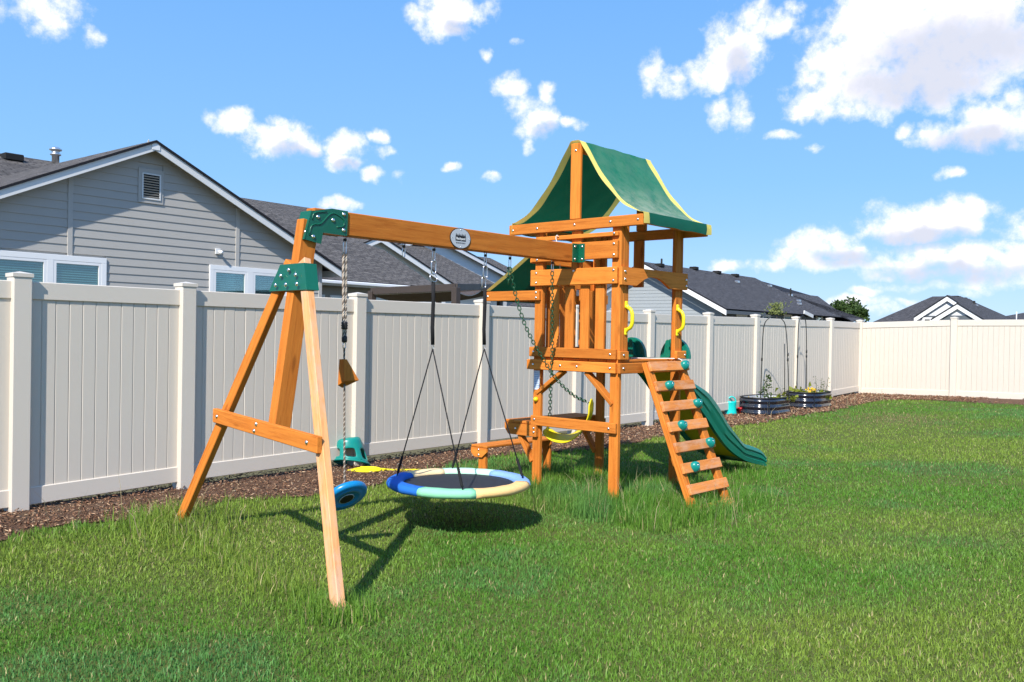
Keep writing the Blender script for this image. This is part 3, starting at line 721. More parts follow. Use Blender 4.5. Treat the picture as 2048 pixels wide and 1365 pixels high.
def house_five():
    Q = ond(1288, 524, 52.); fr = Frame(Q, PH)
    h = thing('house', 'long low house with dark slate roof behind the far part of the fence', 'house', tuple(fr.P), PH, 'neighbouring houses')
    pz = Q[2]; ye, ze = fr.on_side(1458, 618, 0.)                  # front slope runs towards the camera (negative y)
    sl = (pz-ze)/(-ye)
    Rp = lambda u, v: fr.on_roof(u, v, ye, ze, sl)
    r1 = Rp(1504, 553); r1 = np.array([r1[0], 0, pz]); v1 = Rp(1567.7, 584.8); v2 = Rp(1635.8, 592.7); v3 = Rp(1704, 643)
    e0 = Rp(1460, 619.6); e1 = Rp(1530, 622.5)
    ze3 = v3[2]
    slab('roof', 'shingle_slate', [(-.3, 0, pz), (r1[0], 0, pz), tuple(v1), tuple(v2), tuple(v3), (v2[0]+.5, ye, ze), (-.3, ye, ze)], h, .08)
    yb = -ye
    slab('roof', 'shingle_slate', [(-.3, 0.001, pz), (r1[0], 0.001, pz), (v3[0], yb, ze), (-.3, yb, ze)], h, .08)
    slab('roof', 'shingle_slate', [(r1[0], 0, pz-.02), tuple(v1-np.array([0, 0, .02])), tuple(v2-np.array([0, 0, .02])), tuple(v3-np.array([0, 0, .02])), (v3[0], yb, ze-.02)], h, .08)
    # gable end wall facing left, with lap boards
    n = 22
    prism('wall', 'blue_siding', [(ye+.6, -.3), (yb-.6, -.3), (yb-.6, ze+.6*sl-.25), (0, pz-.25), (ye+.6, ze+.6*sl-.25)], 'x', .40, .55, h)
    z = 1.2
    while z < pz-.5:
        hw0 = min(-ye-.6, (pz-.3-z)/sl); hw1 = min(-ye-.6, (pz-.3-z-.2)/sl)
        V = [(.375, -hw0, z), (.375, hw0, z), (.392, hw1, z+.2), (.392, -hw1, z+.2), (.42, -hw0, z), (.42, hw0, z), (.42, hw1, z+.2), (.42, -hw1, z+.2)]
        o = mesh_obj('siding_plank', V, [[0, 1, 2, 3][::-1], [4, 5, 6, 7], [0, 1, 5, 4], [2, 3, 7, 6], [0, 4, 7, 3], [1, 2, 6, 5]], 'blue_siding', h); fix_normals(o); z += .2
    for sg in (1, -1):
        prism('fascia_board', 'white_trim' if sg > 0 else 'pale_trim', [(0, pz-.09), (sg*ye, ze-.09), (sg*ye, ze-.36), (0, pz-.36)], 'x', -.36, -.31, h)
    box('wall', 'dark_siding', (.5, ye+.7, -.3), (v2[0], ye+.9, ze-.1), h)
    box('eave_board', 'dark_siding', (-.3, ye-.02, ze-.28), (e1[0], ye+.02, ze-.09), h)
    # small porch gable and lower eave on the right
    for (u0, u1) in ((1472, 1493), (1524, 1540), (1567, 1583), (1632, 1644)):
        a, zt = fr.at(u0, 632, ye+.7); b, _ = fr.at(u1, 632, ye+.7)
        a2, zt = fr.at(u0, 630.5, ye+.7)
        window(h, a, b, .8, zt+.05, y=ye+.66, fw=.14)
    p0 = fr.at(1608, 624.5, ye-.4); p1 = fr.at(1626, 633.5, ye-.4)
    bar('porch_rake', 'pale_trim', (p0[0], ye-.4, p0[1]), (p1[0], ye-.4, p1[1]), .06, .22, h)
    for u, v in ((1319, 532), (1388, 538), (1434, 546), (1470, 552)):
        p = Rp(u, v+1); box('roof_vent', 'vent_dark', (p[0]-.25, p[1]-.22, p[2]-.05), (p[0]+.25, p[1]+.22, p[2]+.16), h, .03)
    for u, v in ((1475, 566), (1540, 574), (1598, 604), (1599, 610), (1582, 593)):
        p = Rp(u, v); box('roof_flashing', 'tin', (p[0]-.16, p[1]-.1, p[2]-.02), (p[0]+.16, p[1]+.14, p[2]+.14), h, .02)
    for u, v, hh in ((1323, 532, .5), (1581, 590, .55)):
        p = Rp(u, v+3); lathe('vent_pipe', 'vent_dark', [(.06, -.2), (.06, hh), (.02, hh+.02)], h, 8, loc=tuple(p))
house_five()
def house_six():
    hd = PF-math.pi/2; Q = ond(1895, 640, 66.); fr = Frame(Q, hd)
    h = thing('house', 'dark hipped-roof house with two nested white gables beyond the back fence', 'house', tuple(fr.P), hd, 'neighbouring houses')
    # hipped main roof
    y0 = 3.; xl, z0 = fr.at(1722, 645, y0); xr, _ = fr.at(2012, 641, y0); z0 -= .4
    pl, zl = fr.at(1865, 592, y0+7); pr, zr = fr.at(1921, 594, y0+7); zt = (zl+zr)/2
    yb = y0+14
    slab('roof', 'shingle_slate', [(xl, y0, z0), (xr, y0, z0), (pr, y0+7, zt), (pl, y0+7, zt)], h, .1)
    slab('roof', 'shingle_slate', [(xl, yb, z0), (xr, yb, z0), (pr, y0+7.01, zt), (pl, y0+7.01, zt)], h, .1)
    slab('roof', 'shingle_slate', [(xl, y0, z0-.02), (pl, y0+7, zt-.02), (xl, yb, z0-.02)], h, .1)
    slab('roof', 'shingle_slate', [(xr, y0, z0-.02), (pr, y0+7, zt-.02), (xr, yb, z0-.02)], h, .1)
    box('wall', 'white_siding', (xl+.6, y0+.6, -.3), (xr-.6, yb-.6, z0-.1), h)
    for (pk, le, re, yy) in (((1894.5, 591), (1828, 634.5), (1962, 634), 1.4), ((1915, 606.5), (1861, 641), (1971, 639), 0.)):
        px, pz = fr.at(*pk, yy); lx, lz = fr.at(*le, yy); rx, rz = fr.at(*re, yy); pit = ((pz-lz)/(px-lx)+(pz-rz)/(rx-px))/2
        lz = pz-(px-lx)*pit; rz = pz-(rx-px)*pit
        prism('gable_wall', 'white_siding', [(lx+.5, -.3), (rx-.5, -.3), (rx-.5, rz+.5*pit-.12), (px, pz-.12), (lx+.5, lz+.5*pit-.12)], 'y', yy+.22, yy+.42, h)
        for x_e, z_e, sg in ((lx, lz, -1), (rx, rz, 1)):
            rake(h, 'white_trim', (px, pz-.05), z_e-.05, x_e, yy, yy+.06, .38)
            slab('roof', 'shingle_slate', [(px, yy-.05, pz+.02), (x_e, yy-.05, z_e+.02), (x_e, yy+7, z_e+.02), (px, yy+7, pz+.02)], h, .07)
        if yy == 0.:
            a, zt_ = fr.at(1886, 631.5, .4); b, _ = fr.at(1946, 631.5, .4); box('porch_band', 'dark_siding', (a, .15, zt_-1.4), (b, .215, zt_), h)
        else:
            a, zt_ = fr.at(1838, 632, 1.8); b, _ = fr.at(1872, 632, 1.8); box('porch_band', 'dark_siding', (a, 1.55, zt_-.25), (b, 1.615, zt_), h)
            window(h, *[fr.at(u, 636, 1.8)[0] for u in (1847, 1866)], .8, fr.at(1850, 635.5, 1.8)[1], y=1.54, fw=.15, blinds=False)
    for u, v in ((1909, 594.5), (1925, 598)):
        x, z = fr.at(u, v, y0+6.6); box('roof_vent', 'vent_dark', (x-.35, y0+6.3, z-.3), (x+.35, y0+6.8, z+.1), h, .03)
    x, z = fr.at(1948, 611, y0+4); box('roof_flashing', 'tin', (x-.3, y0+3.8, z-.25), (x+.3, y0+4.1, z+.05), h, .02); lathe('vent_pipe', 'vent_dark', [(.1, -.5), (.1, .35), (.03, .36)], h, 8, loc=(x, y0+4, z))
house_six()
def house_seven():
    hd = PF-math.pi/2; Q = ond(2040, 650, 80.); fr = Frame(Q, hd)
    h = thing('house', 'dark roof just showing over the back fence at the right edge', 'house', tuple(fr.P), hd, 'neighbouring houses')
    a, z0 = fr.at(1985, 640, 0); p, zt = fr.at(2040, 624.5, 5); e, _ = fr.at(2012, 630, 5); z0 -= .5
    slab('roof', 'shingle_slate', [(a-3, 0, z0), (p+22, 0, z0), (p+14, 7, zt), (p, 7, zt)], h, .1)
    slab('roof', 'shingle_slate', [(a-3, 0, z0-.02), (p, 7, zt-.02), (a-3, 14, z0)], h, .1)
    slab('roof', 'shingle_slate', [(a-3, 14, z0), (p, 7.01, zt), (p+14, 7.01, zt), (p+22, 14, z0)], h, .1)
    box('wall', 'blue_siding', (a-2.4, .6, -.3), (p+21, 13, z0-.1), h)
    x, z = fr.at(2033, 632, 1.); lathe('vent_pipe', 'white_trim', [(.05, -.8), (.05, .35), (.02, .36)], h, 8, loc=(x, 1., z))
house_seven()
# ---------------------------------------------------------------- play set
PO = onz(1239, 1003, 0.); PA = np.array([math.cos(PT), math.sin(PT), 0]); PB = np.array([-math.sin(PT), math.cos(PT), 0])
def Lb(u, v, b): q = onplane(u, v, PO+b*PB, PB)-PO; return np.array([q@PA, q@PB, q[2]])
def La(u, v, a): q = onplane(u, v, PO+a*PA, PA)-PO; return np.array([q@PA, q@PB, q[2]])
def Lz(u, v, z): q = onz(u, v, z)-PO; return np.array([q@PA, q@PB, z])
PS = thing('play_set', 'cedar play set: tower with green canvas roof, slide, climbing ladder and swing beam', 'play set', tuple(PO), PT)
def wb(name, a0, a1, b0, b1, z0, z1, mat=None, parent=None, c=.005):
    d = (a1-a0, b1-b0, z1-z0); ax = 'xyz'[int(np.argmax(d))]
    return box(name, mat or 'wood_'+ax, (a0, b0, z0), (a1, b1, z1), parent or PS, c)
def bolt_mesh():
    V = []; F = []; n = 8; prof = [(.012, 0), (.0115, .003), (.008, .0065), (.003, .008)]
    for r, z in prof:
        for k in range(n): V.append((r*math.cos(2*math.pi*k/n), r*math.sin(2*math.pi*k/n), z))
    for i in range(3):
        for k in range(n): F.append([i*n+k, i*n+(k+1) % n, (i+1)*n+(k+1) % n, (i+1)*n+k])
    F.append([3*n+k for k in range(n)]); return mesh_obj('bolt', V, F, 'bolt_steel', smooth=True)
BOLT = bolt_mesh()
ROT = {'-a': (0, -math.pi/2, 0), '-b': (math.pi/2, 0, 0), '+a': (0, math.pi/2, 0)}
def bolts(face, pts, s=1.):
    for p in pts: inst(BOLT, PS, p, ROT[face], (s, s, s))
T = .033                                           # board thickness
# corner posts (a flat post plus a side post above the deck)
for (b0, b1) in ((.030, .121), (.862, .948)):
    wb('post', 0, .040, b0, b1, -.16, 2.30)
    wb('post', .93, .970, b0, b1, -.16, 2.30)
wb('post', .041, .120, .030, .066, 1.13, 2.30); wb('post', .850, .929, .030, .066, 1.13, 2.30)
wb('post', .041, .120, .912, .948, 1.13, 2.30); wb('post', .850, .929, .912, .948, 1.13, 2.30)
# front and back face boards
for i, (a0, a1) in enumerate(((-T, -.001), (.971, .971+T))):
    wb('header_beam', a0, a1, -.195, 1.238, 2.235, 2.326)
    wb('king_post', a0+.001 if i == 0 else a0+.0, a1, .44, .545, 2.328, 2.972)
    if i == 0: wb('king_post', .0, .033, .44, .545, 1.78, 2.233)
    else: wb('king_post', .935, .969, .44, .545, 1.80, 2.233)
wb('strip', -.028, -.001, .046, .90, 2.163, 2.200)
wb('beam_board', -T, -.001, .046, .97, 1.981, 2.128)
wb('face_board', -T, -.001, .046, .968, 1.772, 1.912)
wb('rail', -T, -.001, .046, .970, 1.152, 1.237)
wb('rim_board', -T, -.001, .046, .972, 1.038, 1.126)
wb('brace_board', -T, -.001, .033, .945, .546, .634)
for b in (.729, .5635, .3995, .241): wb('slat', .003, .030, b-.046, b+.046, 1.10, 1.770)
wb('rim_board', .971, .971+T, .03, .95, 1.038, 1.126)
# right face (doorway with the arch)
arch = [(-.022, 1.772), (.20, 1.772), (.235, 1.79)]
for k in range(0, 13):
    th = math.pi*(1-k/12); arch.append((.49+.285*math.cos(th)*1.0, 1.772+.016+.075*math.sin(th)))
arch += [(.78, 1.772), (1.0, 1.772), (1.0, 1.912), (-.022, 1.912)]
arch = [(-.022, 1.766), (.19, 1.766), (.235, 1.788), (.30, 1.822), (.37, 1.843), (.45, 1.850), (.53, 1.843), (.60, 1.822), (.66, 1.795), (.72, 1.766), (1.0, 1.766), (1.0, 1.912), (-.022, 1.912)]
o = prism('arch_board', 'wood_x', arch, 'y', 0, .029, PS)
wb('rim_board', -.030, 1.0, -.001, .029, 1.038, 1.126)
wb('rail_block', -.034, .095, -.001, .029, 1.152, 1.222); wb('rail_block', .84, 1.0, -.001, .029, 1.152, 1.222)
# left face
wb('rail', -.03, 1.0, .949, .978, 1.152, 1.237); wb('rim_board', -.03, 1.0, .975, 1.004, 1.038, 1.126); wb('face_board', -.03, 1.0, .949, .978, 1.772, 1.912)
for a in (.20, .36, .52, .68, .80): wb('slat', a-.043, a+.043, .915, .947, 1.10, 1.770)
# deck planks
for k in range(9):
    b0 = .070+k*.0925; wb('deck_plank', .001, .969, b0, b0+.088, 1.128, 1.149)
# knee braces below the rim
for (p0, p1) in (((.025, .905, .83), (.025, .62, 1.037)), ((.025, .09, .78), (.025, .37, 1.037))):
    bar('knee_brace', 'wood_x', p0, p1, .034, .075, PS, up=(1, 0, 0))
    PS.children[-1].rotation_mode = 'QUATERNION'
bolts('-a', [(-T, b, z) for z in (1.195, 1.082) for b in (.925, .098)] + [(-T, .62, 1.082), (-T, .44, 1.082), (-T, .90, .60), (-T, .10, .585)])
bolts('-a', [(-T, b, z) for b in (.905, .080) for z in (1.885, 1.800)] + [(-T, .49, 1.89), (-T, .08, 2.10), (-T, .08, 2.01), (-T, .90, 2.00), (-T, 1.19, 2.277), (-T, .905, 2.277), (-T, .49, 2.282), (-T, .12, 2.282), (-T, -.15, 2.282), (-T, .49, 2.91), (-T, .08, 2.185)])
bolts('-b', [(.02, -.001, 1.875), (.02, -.001, 1.812), (.975, -.001, 1.855), (.975, -.001, 1.80), (.02, -.001, 1.19), (.02, -.001, 1.082), (.975, -.001, 1.185), (.96, -.001, 1.09)])
# canvas roof
def roof_profile(n=12):
    # from the ridge (offset 0) down to the eave: sagging curve fitted to the photograph
    P = [(0, 2.994), (.047, 2.988), (.074, 2.948), (.150, 2.832), (.255, 2.68), (.36, 2.552), (.46, 2.455), (.56, 2.385), (.645, 2.350), (.70, 2.340)]
    return [tuple(x) for x in curve_pts(P, 3)]
def canvas_roof():
    pr = roof_profile(); bc = .4925; A = [-.044, .038] + list(np.linspace(.08, .91, 12)) + [.952, 1.034]
    for side in (-1, 1):
        V = []; F = []; fm = []; n = len(A)
        for i, (d, z) in enumerate(pr):
            for j, a in enumerate(A):
                wr = .006*math.sin(i*.9+j*1.7)*math.sin(math.pi*i/(len(pr)-1)) + (.010*math.sin(math.pi*i/(len(pr)-1)) if j in (7, 8) else 0)
                V.append((a, bc+side*d, z+wr))
        for i in range(len(pr)-1):
            for j in range(n-1):
                q = [i*n+j, i*n+j+1, (i+1)*n+j+1, (i+1)*n+j]; F.append(q[::-1] if side < 0 else q); fm.append(1 if j in (0, n-2) else 0)
        o = mesh_obj('canvas_roof', V, F, 'canvas_green', PS, mats=['canvas_green', 'canvas_yellow'], fm=fm, smooth=True)
        # turned down flap at the eave
        d, z = pr[-1]; V = []; F = []; fm = []
        for j, a in enumerate(A):
            V += [(a, bc+side*d, z), (a, bc+side*(d+.006), z-.045), (a, bc+side*(d+.004+.006*math.sin(j*2.1)), z-.092+.004*math.sin(j*1.3))]
        for j in range(n-1):
            for r in range(2): F.append([j*3+r, j*3+r+1, j*3+3+r+1, j*3+3+r]); fm.append(1 if j in (0, n-2) else 0)
        mesh_obj('canvas_flap', V, F, 'canvas_flap', PS, mats=['canvas_flap', 'canvas_yellow'], fm=fm, smooth=True)
        wb('eave_rail', .0, .97, bc+side*.668-.014, bc+side*.668+.014, 2.25, 2.322)
    wb('ridge_beam', .001, .969, .47, .515, 2.90, 2.965)
canvas_roof()
# awning and counter on the left side
for a0, a1 in ((-T, -.001), (.971, 1.004)): wb('awning_arm', a0, a1, .872, 1.515, 1.645, 1.733)
bolts('-a', [(-T, .905, 1.715), (-T, .905, 1.67), (-T, 1.49, 1.69)])
def awning():
    A = [-.045, .01]+list(np.linspace(.06, .92, 8))+[.975, 1.02]; P = curve_pts([(.985, 2.06), (1.15, 1.955), (1.33, 1.845), (1.50, 1.742)], 3); V = []; F = []; fm = []; n = len(A)
    for i, (b, z) in enumerate(P):
        for j, a in enumerate(A): V.append((a, b, z-.02*math.sin(math.pi*i/(len(P)-1))*math.sin(math.pi*j/(n-1))))
    for i in range(len(P)-1):
        for j in range(n-1): F.append([i*n+j, (i+1)*n+j, (i+1)*n+j+1, i*n+j+1]); fm.append(1 if j in (0, n-2) else 0)
    mesh_obj('awning_canvas', V, F, 'canvas_green', PS, mats=['canvas_flap', 'canvas_yellow'], fm=fm, smooth=True)
    V = []; F = []
    for j, a in enumerate(A): V += [(a, 1.502, 1.742), (a, 1.524, 1.70), (a, 1.522, 1.65)]
    for j in range(n-1):
        for r in range(2): F.append([j*3+r, j*3+r+1, j*3+4+r, j*3+3+r])
    mesh_obj('awning_flap', V, F, 'canvas_flap', PS, smooth=True)
    wb('awning_rail', .0, .97, 1.478, 1.510, 1.66, 1.735); wb('awning_rail', .0, .97, .98, 1.01, 1.98, 2.05)
awning()
for a0, a1 in ((-T, -.001), (.971, 1.004)):
    prism('counter_arm', 'wood_y', [(.875, .447), (1.206, .447), (1.250, .50), (1.250, .548), (.875, .548)], 'x', a0, a1, PS)
bolts('-a', [(-T, .905, .52), (-T, .905, .485), (-T, 1.12, .50)])
for k in range(3): wb('counter_plank', -.03, 1.0, .955+k*.1, .955+k*.1+.094, .550, .575)
bar('knee_brace', 'wood_x', (.02, .945, .22), (.02, 1.10, .446), .034, .07, PS, up=(1, 0, 0)); bar('knee_brace', 'wood_x', (.95, .945, .22), (.95, 1.10, .446), .034, .07, PS, up=(1, 0, 0))
# bench beside the counter
for k in range(2): wb('bench_plank', -.02, .99, 1.478+k*.104, 1.478+k*.104+.10, .282, .305)
for a0, a1 in ((.0, .035), (.935, .97)):
    prism('bench_bracket', 'wood_y', [(1.545, .193), (1.640, .193), (1.683, .23), (1.683, .281), (1.482, .281), (1.482, .245)], 'x', a0-.02, a0, PS)
    wb('bench_leg', a0+.001, a1, 1.515, 1.608, -.14, .281)
bolts('-a', [(-.02, 1.585, .262), (-.02, 1.585, .213)])
# label and knob on the post
lab = wb('warning_label', -.0025, -.0005, .872, .938, .86, 1.03, 'sticker', c=.0005)
for k in range(9):
    q = box('print_line', 'sticker_line', (-.0008, -.026, -.065+k*.0155), (-.0003, .026, -.060+k*.0155), lab, .0001); q.location = (-.0014, 0, -.062+k*.0155)
lathe('yellow_cap', 'yellow_plastic', [(.022, 0), (.022, .012), (.012, .03), (.003, .032)], PS, 12, loc=(-.001, .905, .775), rot=ROT['-a'])
# hand grips
def grip(a):
    P = [(a, -.006, 1.60), (a, -.03, 1.582), (a, -.075, 1.565), (a, -.10, 1.53), (a, -.104, 1.495), (a, -.10, 1.45), (a, -.075, 1.418), (a, -.03, 1.402), (a, -.006, 1.385)]
    P = [(a, b*.62, z) for a, b, z in P]
    g = tube('hand_grip', 'yellow_plastic', curve_pts(P, 3), .0165, PS, 8)
    for z in (1.605, 1.383): box('grip_foot', 'yellow_plastic', (a-.02, -.012, z-.03), (a+.02, .029, z+.03), g, .008)
grip(.085); grip(.885)
for o in list(PS.children):
    if o.name.startswith('hand_grip'): o.location = (0, .03, 0)
# ladder
def ladder():
    tl = np.array([.285, -.045, 1.125]); bl = np.array([.275, -.56, -.13]); tr = np.array([.815, -.045, 1.125]); br = np.array([.795, -.575, -.13])
    n = np.cross(tr-tl, bl-tl); n = n/np.linalg.norm(n)
    if n[1] > 0: n = -n
    bar('stringer', 'wood_x', tl, bl, .085, .045, PS, up=tuple(n)); bar('stringer', 'wood_x', tr, br, .085, .045, PS, up=tuple(n))
    zs = [1.082, .955, .815, .655, .475, .315, .165, .015]
    rocks = {0: .88, 1: .30, 2: .88, 3: .30, 4: .86, 5: .28}
    for k in range(8):
        f = (1.125-1.082+ (k*.162))/1.255
        c0 = tl+(bl-tl)*f; c1 = tr+(br-tr)*f; d = (c1-c0)/np.linalg.norm(c1-c0)
        p0 = c0-d*.030+n*.036; p1 = c1+d*.045+n*.036
        r = bar('rung', 'worn_x', p0, p1, .085, .026, PS, up=tuple(n))
        if k in rocks:
            V = []; F = []; m = 14; prof = [(1.0, 0), (1.0, .25), (.86, .65), (.55, .95), (.25, 1.0), (.22, .86)]
            for (rr, hh) in prof:
                for j in range(m):
                    t = 2*math.pi*j/m; rad = .042*rr*(1+.14*math.cos(t+.6)+.08*math.sin(2*t+k)-.10*math.sin(3*t))
                    V.append((rad*math.cos(t)*1.12, rad*1.02*math.sin(t)-.008*hh, .046*hh))
            for i in range(len(prof)-1):
                for j in range(m): F.append([i*m+j, i*m+(j+1) % m, (i+1)*m+(j+1) % m, (i+1)*m+j])
            F.append([(len(prof)-1)*m+j for j in range(m)])
            L = (p1-p0); ln = np.linalg.norm(L)
            rk = mesh_obj('climbing_rock', V, F, 'teal_plastic', r, smooth=True, loc=(-ln/2+ln*rocks[k], -.005, .0132)); rk.rotation_euler = (math.pi if False else 0, 0, math.pi)
            inst(BOLT, rk, (0, -.008, .040), (0, 0, 0), (.8, .8, .8))
ladder()
# wave slide on the far side
def slide():
    b0, b1 = .175, .565
    # (a, z of sliding surface, rail height)
    ST = [(.95, 1.31, 1.07), (1.10, 1.17, 1.00), (1.24, 1.04, .905), (1.38, .925, .79), (1.53, .865, .66), (1.68, .806, .545), (1.89, .66, .375), (2.07, .495, .25), (2.27, .356, .15), (2.44, .249, .085), (2.63, .202, .035), (2.80, .150, .0), (2.88, .08, -.02)]
    P = [(a, bt+min(.085, (tp-bt)*.4)) for a, tp, bt in ST]; top = {i: tp-P[i][1] for i, (a, tp, bt) in enumerate(ST)}
    C = curve_pts([(a, z, top[i]) for i, (a, z) in enumerate(P)], 4); sec_n = None; V = []; F = []; low = []
    for i, (a, z, h) in enumerate(C):
        fl_ = .0 if i < 38 else .05*((i-38)/10)**2
        lo, hi = b0-fl_*.6, b1+fl_*.6; drop = min(.085, h*.66)
        sec = [(lo+.004, z-drop), (lo-.030, z-drop), (lo-.036, z-drop*.4), (lo-.022, z-drop*.3), (lo-.022, z+h*.02), (lo-.036, z+h*.10), (lo-.036, z+h*.42), (lo-.022, z+h*.48), (lo-.022, z+h*.60), (lo-.034, z+h*.68), (lo-.026, z+h), (lo-.008, z+h+.010), (lo+.012, z+h), (lo+.03, z+.03), (lo+.07, z),
               (hi-.07, z), (hi-.03, z+.03), (hi-.012, z+h), (hi+.008, z+h+.010), (hi+.026, z+h), (hi+.034, z-drop), (hi, z-drop), (hi, z-.020), (lo+.004, z-.020)]
        sec_n = len(sec); V += [(a, b, zz) for b, zz in sec]; low.append((a, lo, hi, z))
    for i in range(len(C)-1):
        for k in range(sec_n): F.append([i*sec_n+k, i*sec_n+(k+1) % sec_n, (i+1)*sec_n+(k+1) % sec_n, (i+1)*sec_n+k])
    F.append(list(range(sec_n))[::-1]); F.append([(len(C)-1)*sec_n+k for k in range(sec_n)])
    s = mesh_obj('slide', V, F, 'green_plastic', PS, smooth=True); fix_normals(s)
    m = s.modifiers.new('e', 'EDGE_SPLIT'); m.split_angle = math.radians(50)
    V = []; F = []                                  # yellow belly panel
    for (a, lo, hi, z) in low[:38]: V += [(a-.004, lo+.006, z-.024), (a-.004, hi-.002, z-.024), (a-.010, lo+.006, z-.032), (a-.010, hi-.002, z-.032)]
    for i in range(37):
        q = i*4; F += [[q, q+1, q+5, q+4], [q+2, q+6, q+7, q+3], [q, q+4, q+6, q+2], [q+1, q+3, q+7, q+5]]
    o = mesh_obj('slide_belly', V, F, 'yellow_skirt', s, smooth=False); fix_normals(o)
    # rounded ears beside the entrance
    for b in (b0-.005, b1+.005):
        poly = [(.945, 1.15)]+[(1.06+.115*math.cos(t), 1.15+.185*math.sin(t)) for t in np.linspace(math.pi, 0, 14)]
        sg = -1 if b < .3 else 1
        # ears face the deck: broad across, thin along a
        bb = b-sg*.03+sg*.0; bb = .13 if sg < 0 else .60
        poly = [(bb+.152*math.cos(t), 1.15+.185*math.sin(t)) for t in np.linspace(0, math.pi, 20)]
        e = prism('slide_ear', 'green_plastic', poly, 'x', 1.012, 1.05, s)
        inner = [(bb+.115*math.cos(t), 1.155+.145*math.sin(t)) for t in np.linspace(0, math.pi, 18)]
        prism('ear_panel', 'green_plastic', inner, 'x', 1.006, 1.012, e)
slide()
# swing beam, corner bracket, A-frame
wb('swing_beam', -2.70, -.06, .445, .535, 1.962, 2.112, 'wood_x')
def beam_bracket():
    o = prism('beam_bracket', 'green_metal', [(-.006, 1.955), (.026, 1.955), (.026, 2.118), (-.006, 2.118)], 'x', -.04, -.03, PS)
    box('bracket_plate', 'green_metal', (-.115, .438, 1.958), (-.034, .4445, 2.116), PS, .002); box('bracket_plate', 'green_metal', (-.041, .375, 1.958), (-.034, .438, 2.116), PS, .002)
    bpy.data.objects.remove(o)
    bolts('-b', [(-.085, .438, 2.09), (-.085, .438, 1.985)]); bolts('-a', [(-.041, .40, 2.09), (-.041, .40, 1.985)])
beam_bracket()
poly = [(-2.724, 2.088), (-2.577, 2.119), (-2.452, 2.116), (-2.456, 1.958), (-2.642, 1.962), (-2.656, 1.890), (-2.775, 1.908)]
for b0, b1 in ((.434, .4445), (.5355, .546)): prism('corner_bracket', 'green_metal', poly, 'y', b0, b1, PS)
prism('corner_bracket', 'green_metal', [(-2.731, 2.09), (-2.722, 2.088), (-2.772, 1.906), (-2.782, 1.909)], 'y', .434, .546, PS)
for P in ([(-2.745, 1.935), (-2.725, 2.0), (-2.66, 2.015), (-2.60, 2.075), (-2.555, 2.09), (-2.49, 2.06), (-2.485, 2.02), (-2.54, 2.005)], [(-2.725, 2.035), (-2.715, 2.07), (-2.69, 2.083), (-2.62, 2.095)]):
    tube('pressed_rib', 'green_metal', curve_pts([(a, .4335, z) for a, z in P], 3), .0045, PS, 6)
bolts('-b', [(-2.682, .434, 2.055), (-2.568, .434, 2.047), (-2.486, .434, 2.092), (-2.486, .434, 1.992), (-2.715, .434, 1.93)], 1.15)
bolts('-a', [(-2.765, .45, 1.955)])
bar('centre_leg', 'wood_x', (-2.715, .49, 2.03), (-2.905, .49, .735), .115, .075, PS, up=(0, 1, 0))
def a_frame():
    nf = np.array([-3.235, -.565, -.07]); ff = np.array([-2.945, 1.665, -.07]); nt_ = np.array([-2.790, .415, 1.775]); ft = np.array([-2.775, .575, 1.775])
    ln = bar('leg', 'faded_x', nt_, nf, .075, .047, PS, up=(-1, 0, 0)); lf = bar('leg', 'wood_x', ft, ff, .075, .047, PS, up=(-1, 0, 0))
    # cross board on the outer side
    def atz(p, q, z): f = (z-p[2])/(q[2]-p[2]); return p+(q-p)*f
    c0 = atz(ft, ff, .775); c1 = atz(nt_, nf, .735); d = (c1-c0)/np.linalg.norm(c1-c0); off = np.array([-.043, 0, 0])
    cb = bar('cross_board', 'wood_x', c0-d*.075+off, c1+d*.045+off, .034, .092, PS, up=(0, 0, 1))
    for f, z in ((.05, 0), (.47, .022), (.45, -.022), (.92, .0)):
        q = c0-d*.075+(c1+d*.045-(c0-d*.075))*f+off+np.array([-.018, 0, z]); inst(BOLT, PS, tuple(q), ROT['-a'], (1.1, 1.1, 1.1))
    # green clamp plate round the leg tops
    def fr(z): return atz(nt_, nf, z), atz(ft, ff, z)
    (n1, f1), (n0, f0) = fr(1.755), fr(1.590)
    e = .046; V = []
    for (n_, f_, z) in ((n1, f1, 1.755), (n0, f0, 1.590)):
        for (p, s) in ((n_, -1), (f_, 1)):
            for da in (-.034, .045): V.append((p[0]+da, p[1]+s*e, z))
    F = [[0, 2, 6, 4], [1, 5, 7, 3], [0, 4, 5, 1], [2, 3, 7, 6]]
    o = mesh_obj('clamp_plate', V, F, 'green_metal', PS); m = o.modifiers.new('thick', 'SOLIDIFY'); m.thickness = .006; m.offset = 1; fix_normals(o)
    xc = (n1[0]+f1[0])/2-.042
    for bb, zz in ((.50, 1.718), (.40, 1.685), (.585, 1.685), (.36, 1.628), (.495, 1.628), (.625, 1.628)):
        x = n1[0]-.034+(n0[0]-n1[0])*(1.755-zz)/.165+ (bb-.5)*.10; inst(BOLT, PS, (x-.006, bb, zz), ROT['-a'], (1.1, 1.1, 1.1))
a_frame()
